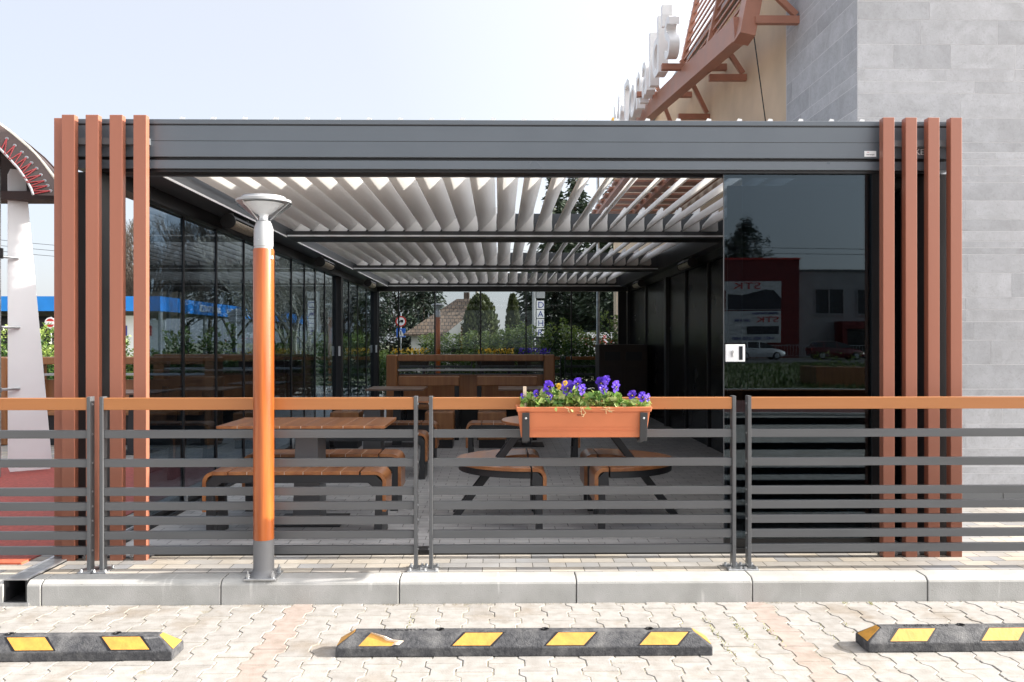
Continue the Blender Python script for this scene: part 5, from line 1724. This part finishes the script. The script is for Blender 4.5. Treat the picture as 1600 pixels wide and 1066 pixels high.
for k in range(3):
    pts = [(-30 + 60 * i / 24, 52 + (i - 11) * 0.6, 6.6 + k * 0.3 - 0.9 * math.sin(math.pi * (i % 12) / 12)) for i in range(25)]
    mb.tube(pts, 0.012, 4)
mb.build('wire', 'black', up)

# car wash with blue fascia at the left
cw = thing('car_wash', 'car wash building with blue fascia and white lettering at the left', 'building', (-15, 34, -0.05))
cx, cy0, cy1 = -13.35, 34.0, 60.0
z0, z1 = 2.67, 3.25
MB().box(-40, cx, cy0, cy0 + 0.15, z0, z1).box(cx - 0.15, cx, cy0 + 0.151, cy1, z0, z1).build('fascia', 'bluepaint', cw)
MB().box(-40, cx - 0.16, cy0 + 0.16, cy1, z1 - 0.2, z1 - 0.1).build('roof', 'greywall', cw)
MB().box(-40, -18, cy0 + 7, cy0 + 7.2, -0.05, z0).build('wall', 'window', cw)
for x in (-38, -33, -28.0, -23.0, -18.45, -13.5):
    MB().cyl((x, cy0 + 0.4, -.05), (x, cy0 + 0.4, z0), 0.09, None, 12).build('column', 'silver', cw)
for y in (40, 46, 52, 59):
    MB().cyl((cx - 0.3, y, -.05), (cx - 0.3, y, z0), 0.09, None, 12).build('column', 'silver', cw)
text_mb('BEZDOTYKOVÁ', 0.42, 0.01, (0, 1, 0), (0, 0, 1), (cx + 0.012, 38.4, 2.80), xs=0.95).build('lettering', 'white', cw)
text_mb('AUTOUMYVÁREŇ', 0.42, 0.01, (0, 1, 0), (0, 0, 1), (cx + 0.012, 42.2, 2.80), xs=1.2).build('lettering', 'white', cw)
text_mb('C', 0.62, 0.01, (1, 0, 0), (0, 0, 1), (-15.62, cy0 - 0.012, 2.75)).build('lettering', 'white', cw)
for x, w_, ch, mm, z in ((-15.55, 0.8, 'H', 'white', 1.9), (-14.6, 1.1, 'M', 'white', 1.7), (-17.4, 1.2, '', 'white', 1.6)):
    q = MB().box(x, x + w_, cy0 + 0.9, cy0 + 0.95, 0.9, 0.9 + z * 0.85).build('board', mm, cw)
    if ch:
        text_mb(ch, 0.6, 0.01, (1, 0, 0), (0, 0, 1), (x + 0.12, cy0 + 0.885, 1.7)).build('lettering', 'navy' if ch == 'H' else 'redpaint', q)
ne = thing('road_sign', 'round white and red no-entry sign under the blue car wash fascia, beside the corner slats', 'road sign', (-16.85, 32.5, -0.05))
MB().cyl((-16.85, 32.5, -.05), (-16.85, 32.5, 2.4), 0.03, None, 10).build('pole', 'steel', ne)
d = MB().cyl((-16.85, 32.44, 2.17), (-16.85, 32.46, 2.17), 0.21, None, 32).build('disc', 'white', ne)
MB().cyl((-16.85, 32.43, 2.17), (-16.85, 32.438, 2.17), 0.16, None, 32).build('red_field', 'redpaint', d)
MB().box(-17.0, -16.7, 32.42, 32.428, 2.11, 2.23).build('white_bar', 'white', d)
rs = thing('road_sign', 'round sign seen from its grey back before the blue car wash lettering', 'road sign', (-8.55, 28.0, -0.05))
MB().cyl((-8.55, 28, -.05), (-8.55, 28, 2.55), 0.03, None, 10).build('pole', 'steel', rs)
MB().cyl((-8.55, 28.04, 2.25), (-8.55, 28.06, 2.25), 0.28, None, 32).build('disc', 'greywall', rs)
MB().box(-8.8, -8.3, 28.0, 28.03, 2.33, 2.37).box(-8.8, -8.3, 28.0, 28.03, 2.12, 2.16).build('rail', 'steel', rs)

# ------------------------------------------------------------------ the street behind the camera (seen in the glass)
struct('verge_base', MB().add([(-60, -45, -0.03), (70, -45, -0.03), (70, -14, -0.03), (-60, -14, -0.03)], [(0, 1, 2, 3)]), 'earth')
struct('red_paving', MB().box(-60, 70, -13.7, -6.2, -0.06, -0.012), 'redpave')
struct('verge_kerb', MB().box(-60, 70, -14, -13.72, -0.05, 0.09).box(-60, 70, -6.18, -6.02, -0.05, 0.05), 'kerb')
struct('road', MB().add([(-120, -62, -0.02), (140, -62, -0.02), (140, -45, -0.02), (-120, -45, -0.02)], [(0, 1, 2, 3)]), 'asphalt')
g = np.random.default_rng(8)
n = 26000
P = np.stack([g.uniform(-6, 32, n), -14.2 - 30 * g.random(n) ** 1.3, 0.02 + 0.05 * g.random(n)], 1)
o = bpy.data.objects.new('grass', leaf_mesh('grass', P, 0.22, g, 5, dirs=np.tile([0, 0, 1.0], (n, 1)), mat_key='grass'))
C.objects.link(o); o['kind'] = 'stuff'
tag(o, 'green grass verge along the street reflected in the glass door', 'grass')
rbd = thing('red_building', 'dark red building with two white STK signs reflected in the glass door', 'building', (20, -64, 0))
MB().box(6, 26.4, -74, -64, -0.05, 8.6).build('wall', 'redwall', rbd)
MB().box(5.9, 26.5, -74.1, -63.9, 8.601, 8.75).build('parapet', 'redpaint', rbd)
def board(x0, x1, z0, z1):
    return MB().box(x0, x1, -63.98, -63.9, z0, z1)
# written for someone facing the building (reading direction is -X from the street)
b1 = board(17.6, 24.7, 4.2, 6.7).build('sign_board', 'boardwhite', rbd)
b2 = board(17.6, 24.7, 1.3, 4.1).build('sign_board', 'boardwhite', rbd)
def stxt(s, size, x, z, m, par, xs=1.0):
    text_mb(s, size, 0.02, (-1, 0, 0), (0, 0, 1), (x, -63.87, z), xs=xs).build('lettering', m, par)
stxt('STK', 0.8, 22.8, 6.05, 'redpaint', b1, 1.75)
stxt('STK', 0.7, 24.5, 3.1, 'redpaint', b2, 1.75)
stxt('STK A EK', 0.34, 21.9, 3.15, 'navy', b2)
stxt('+421 905 550 500', 0.42, 24.1, 1.55, 'navy', b2, 1.2)
stxt('EMISNA KONTROLA', 0.26, 24.4, 3.8, 'navy', b2)
MB().box(21.6, 24.5, -63.89, -63.86, 2.05, 2.75).build('sign_field', 'boarddark', b2)
MB().prism([(24.7, 4.25), (24.7, 5.2), (24.0, 5.9), (23.2, 6.0), (21.2, 5.5), (20.0, 5.6), (20.0, 4.25)], -63.89, -63.86, 'Y').build('sign_field', 'boarddark', b1)
MB().box(17.7, 19.8, -63.89, -63.86, 4.3, 5.9).build('sign_field', 'redwall', b1)
gbd = thing('grey_building', 'grey flat-roofed building with dark windows and red porch reflected in the glass door', 'building', (36, -66, 0))
MB().box(26.45, 52, -76, -66, -0.05, 7.7).build('wall', 'greywall', gbd)
MB().box(26.4, 52.1, -76.1, -65.9, 7.701, 7.9).build('parapet', 'anthracite', gbd)
for x in (28.6, 32.3, 36.0, 39.7):
    wn = MB().box(x, x + 2.4, -65.99, -65.95, 3.95, 6.1).build('window', 'window', gbd)
    MB().box(x - .08, x, -65.99, -65.9, 3.85, 6.2).box(x + 2.4, x + 2.48, -65.99, -65.9, 3.85, 6.2).box(x + 1.15, x + 1.25, -65.949, -65.9, 3.95, 6.1).box(x - .08, x + 2.48, -65.99, -65.88, 3.75, 3.849).build('frame', 'greywall', wn)
MB().box(30.2, 41, -65.9, -64.2, 2.55, 3.2).build('porch', 'redwall', gbd)
MB().box(30.2, 30.6, -65.9, -64.2, -.05, 2.549).box(40.6, 41, -65.9, -64.2, -.05, 2.549).build('porch', 'redwall', gbd)
MB().box(31.2, 34.5, -65.99, -65.93, 0, 2.4).box(35, 40, -65.99, -65.93, 0.6, 2.4).build('window', 'window', gbd)
rl = thing('street_railing', 'long white street railing of upright bars reflected in the glass door', 'railing', (30, -61.2, 0))
mb = MB().box(8, 50, -61.23, -61.17, 1.05, 1.10).box(8, 50, -61.23, -61.17, 0.15, 0.19)
mb.build('rail', 'silver', rl)
mb = MB()
x = 8.0
while x < 50:
    mb.box(x, x + 0.03, -61.215, -61.185, 0.19, 1.05); x += 0.26
mb.build('bar', 'silver', rl)

def car(loc, mkey, label, s=1):
    """hatchback lofted from cross-sections along its length (nose towards +x)"""
    t = thing('parked_car', label, 'car', (0, 0, 0))
    secs = [(-2.02, 0.42, 0.86, 0.62, 0.62), (-1.95, 0.30, 0.98, 0.74, 0.74), (-1.6, 0.22, 1.02, 0.82, 0.80), (-0.8, 0.2, 0.98, 0.85, 0.83), (0.2, 0.2, 0.95, 0.85, 0.83), (0.9, 0.2, 0.92, 0.85, 0.82), (1.5, 0.22, 0.80, 0.82, 0.76), (1.9, 0.28, 0.66, 0.74, 0.66), (2.05, 0.38, 0.56, 0.62, 0.58)]
    rows = []
    for x, zl, zh, w1, w2 in secs:
        rows.append([(x, -w1 * .9, zl), (x, -w1, zl + .12), (x, -w1, (zl + zh) / 2), (x, -w2, zh - .05), (x, -w2 * .85, zh), (x, w2 * .85, zh), (x, w2, zh - .05), (x, w1, (zl + zh) / 2), (x, w1, zl + .12), (x, w1 * .9, zl), (x, -w1 * .9, zl)])
    mb = MB().grid(rows)
    mb.add(rows[0][:-1], [tuple(range(10))]).add(rows[-1][:-1], [tuple(range(10))])
    body = mb.build('body', mkey, t, smooth=True)
    cab = [(-1.75, 0.98), (-1.45, 1.36), (-0.9, 1.43), (-0.1, 1.42), (0.45, 1.30), (1.15, 0.93)]
    mb = MB()
    rws = []
    for x, z in cab:
        k = (z - .93) / .5
        rws.append([(x, -0.80 + 0.16 * k, max(z, .93)), (x, 0.80 - 0.16 * k, max(z, .93))])
    mb.grid(rws)
    ro = MB().grid(rws[1:5]).build('roof', mkey, t)
    ro.modifiers.new('thick', 'SOLIDIFY').thickness = 0.03
    # glasshouse sides and screens
    for sg_ in (-1, 1):
        poly = [(x, sg_ * (0.80 - 0.16 * ((z - .93) / .5)) , z - .01) for x, z in cab] + [(1.1, sg_ * .8, .92), (-1.7, sg_ * .8, .92)]
        MB().add(poly, [tuple(range(len(poly)))]).build('side_window', 'carglass', t)
        MB().bar((-0.15, sg_ * .80, .95), (-0.15, sg_ * .66, 1.40), .07, .03).bar((-1.1, sg_ * .80, .95), (-1.12, sg_ * .66, 1.40), .09, .03).build('pillar', mkey, t)
        MB().box(-0.72, -0.56, sg_ * .855 - .012, sg_ * .855 + .012, .80, .83).build('door_handle', 'black', t)
    MB().grid([rws[4], rws[5]]).build('windscreen', 'carglass', t)
    MB().grid([rws[0], rws[1]]).build('rear_window', 'carglass', t)
    for x in (-1.28, 1.27):
        for sg_ in (-1, 1):
            wv = MB().lathe([(0.0, -.1), (0.24, -.1), (0.31, -.07), (0.31, .07), (0.24, .1), (0, .1)], (0, 0, 0), 24)
            wv.v = [(x + a, sg_ * .78 + c, .31 + b) for a, b, c in wv.v]
            wh = wv.build('wheel', 'tyre', t)
            rm = MB().cyl((x, sg_ * .881, .31), (x, sg_ * .89, .31), .2, .18, 20)
            rm.build('rim', 'silver', wh)
    for sg_ in (-1, 1):
        MB().box(1.93, 2.0, sg_ * .5 - .13, sg_ * .5 + .13, .52, .64).build('headlight', 'white', t)
        MB().box(-2.03, -1.97, sg_ * .6 - .1, sg_ * .6 + .1, .7, .9).build('tail_light', 'redpaint', t)
    MB().box(2.03, 2.06, -.26, .26, .40, .50).build('number_plate', 'white', t)
    t.location = loc
    return t
car((20.4, -56.5, -.02), 'carwhite', 'white hatchback parked before the red building, reflected in the glass door')
car((26.6, -56.7, -.02), 'carred', 'dark red hatchback parked before the grey building, reflected in the glass door')
conifer((25.6, -78, -.05), 14.4, 9.0, 'tall dark conifer above the red building, reflected in the glass door', 51, 45000)
pb = thing('planter', 'square brown planter with a sparse bush on the verge, reflected in the glass door', 'planter', (11.3, -17.5, 0))
MB().box(10.3, 12.4, -18.3, -16.8, -.03, 0.62).build('box', 'darkwood', pb)
P = np.stack([g.uniform(10.5, 12.2, 300), g.uniform(-18.1, -17, 300), 0.6 + 0.5 * g.random(300) ** 2], 1) - np.array(pb.location)
part_mesh('foliage', leaf_mesh('foliage', P, 0.1, g, 2, mat_key='laurel'), pb)
wr = MB()
for k, zz in ((0, 9.3), (1, 8.85)):
    wr.tube([(-40 + i * 5, -60, zz + 0.02 * i - 0.5 * math.sin(math.pi * (i % 10) / 10)) for i in range(21)], 0.02, 4)
tag(wr.build('power_line', 'black', None, origin=(20, -60, 9)), 'pair of black power lines above the street, reflected in the glass door', 'cable')
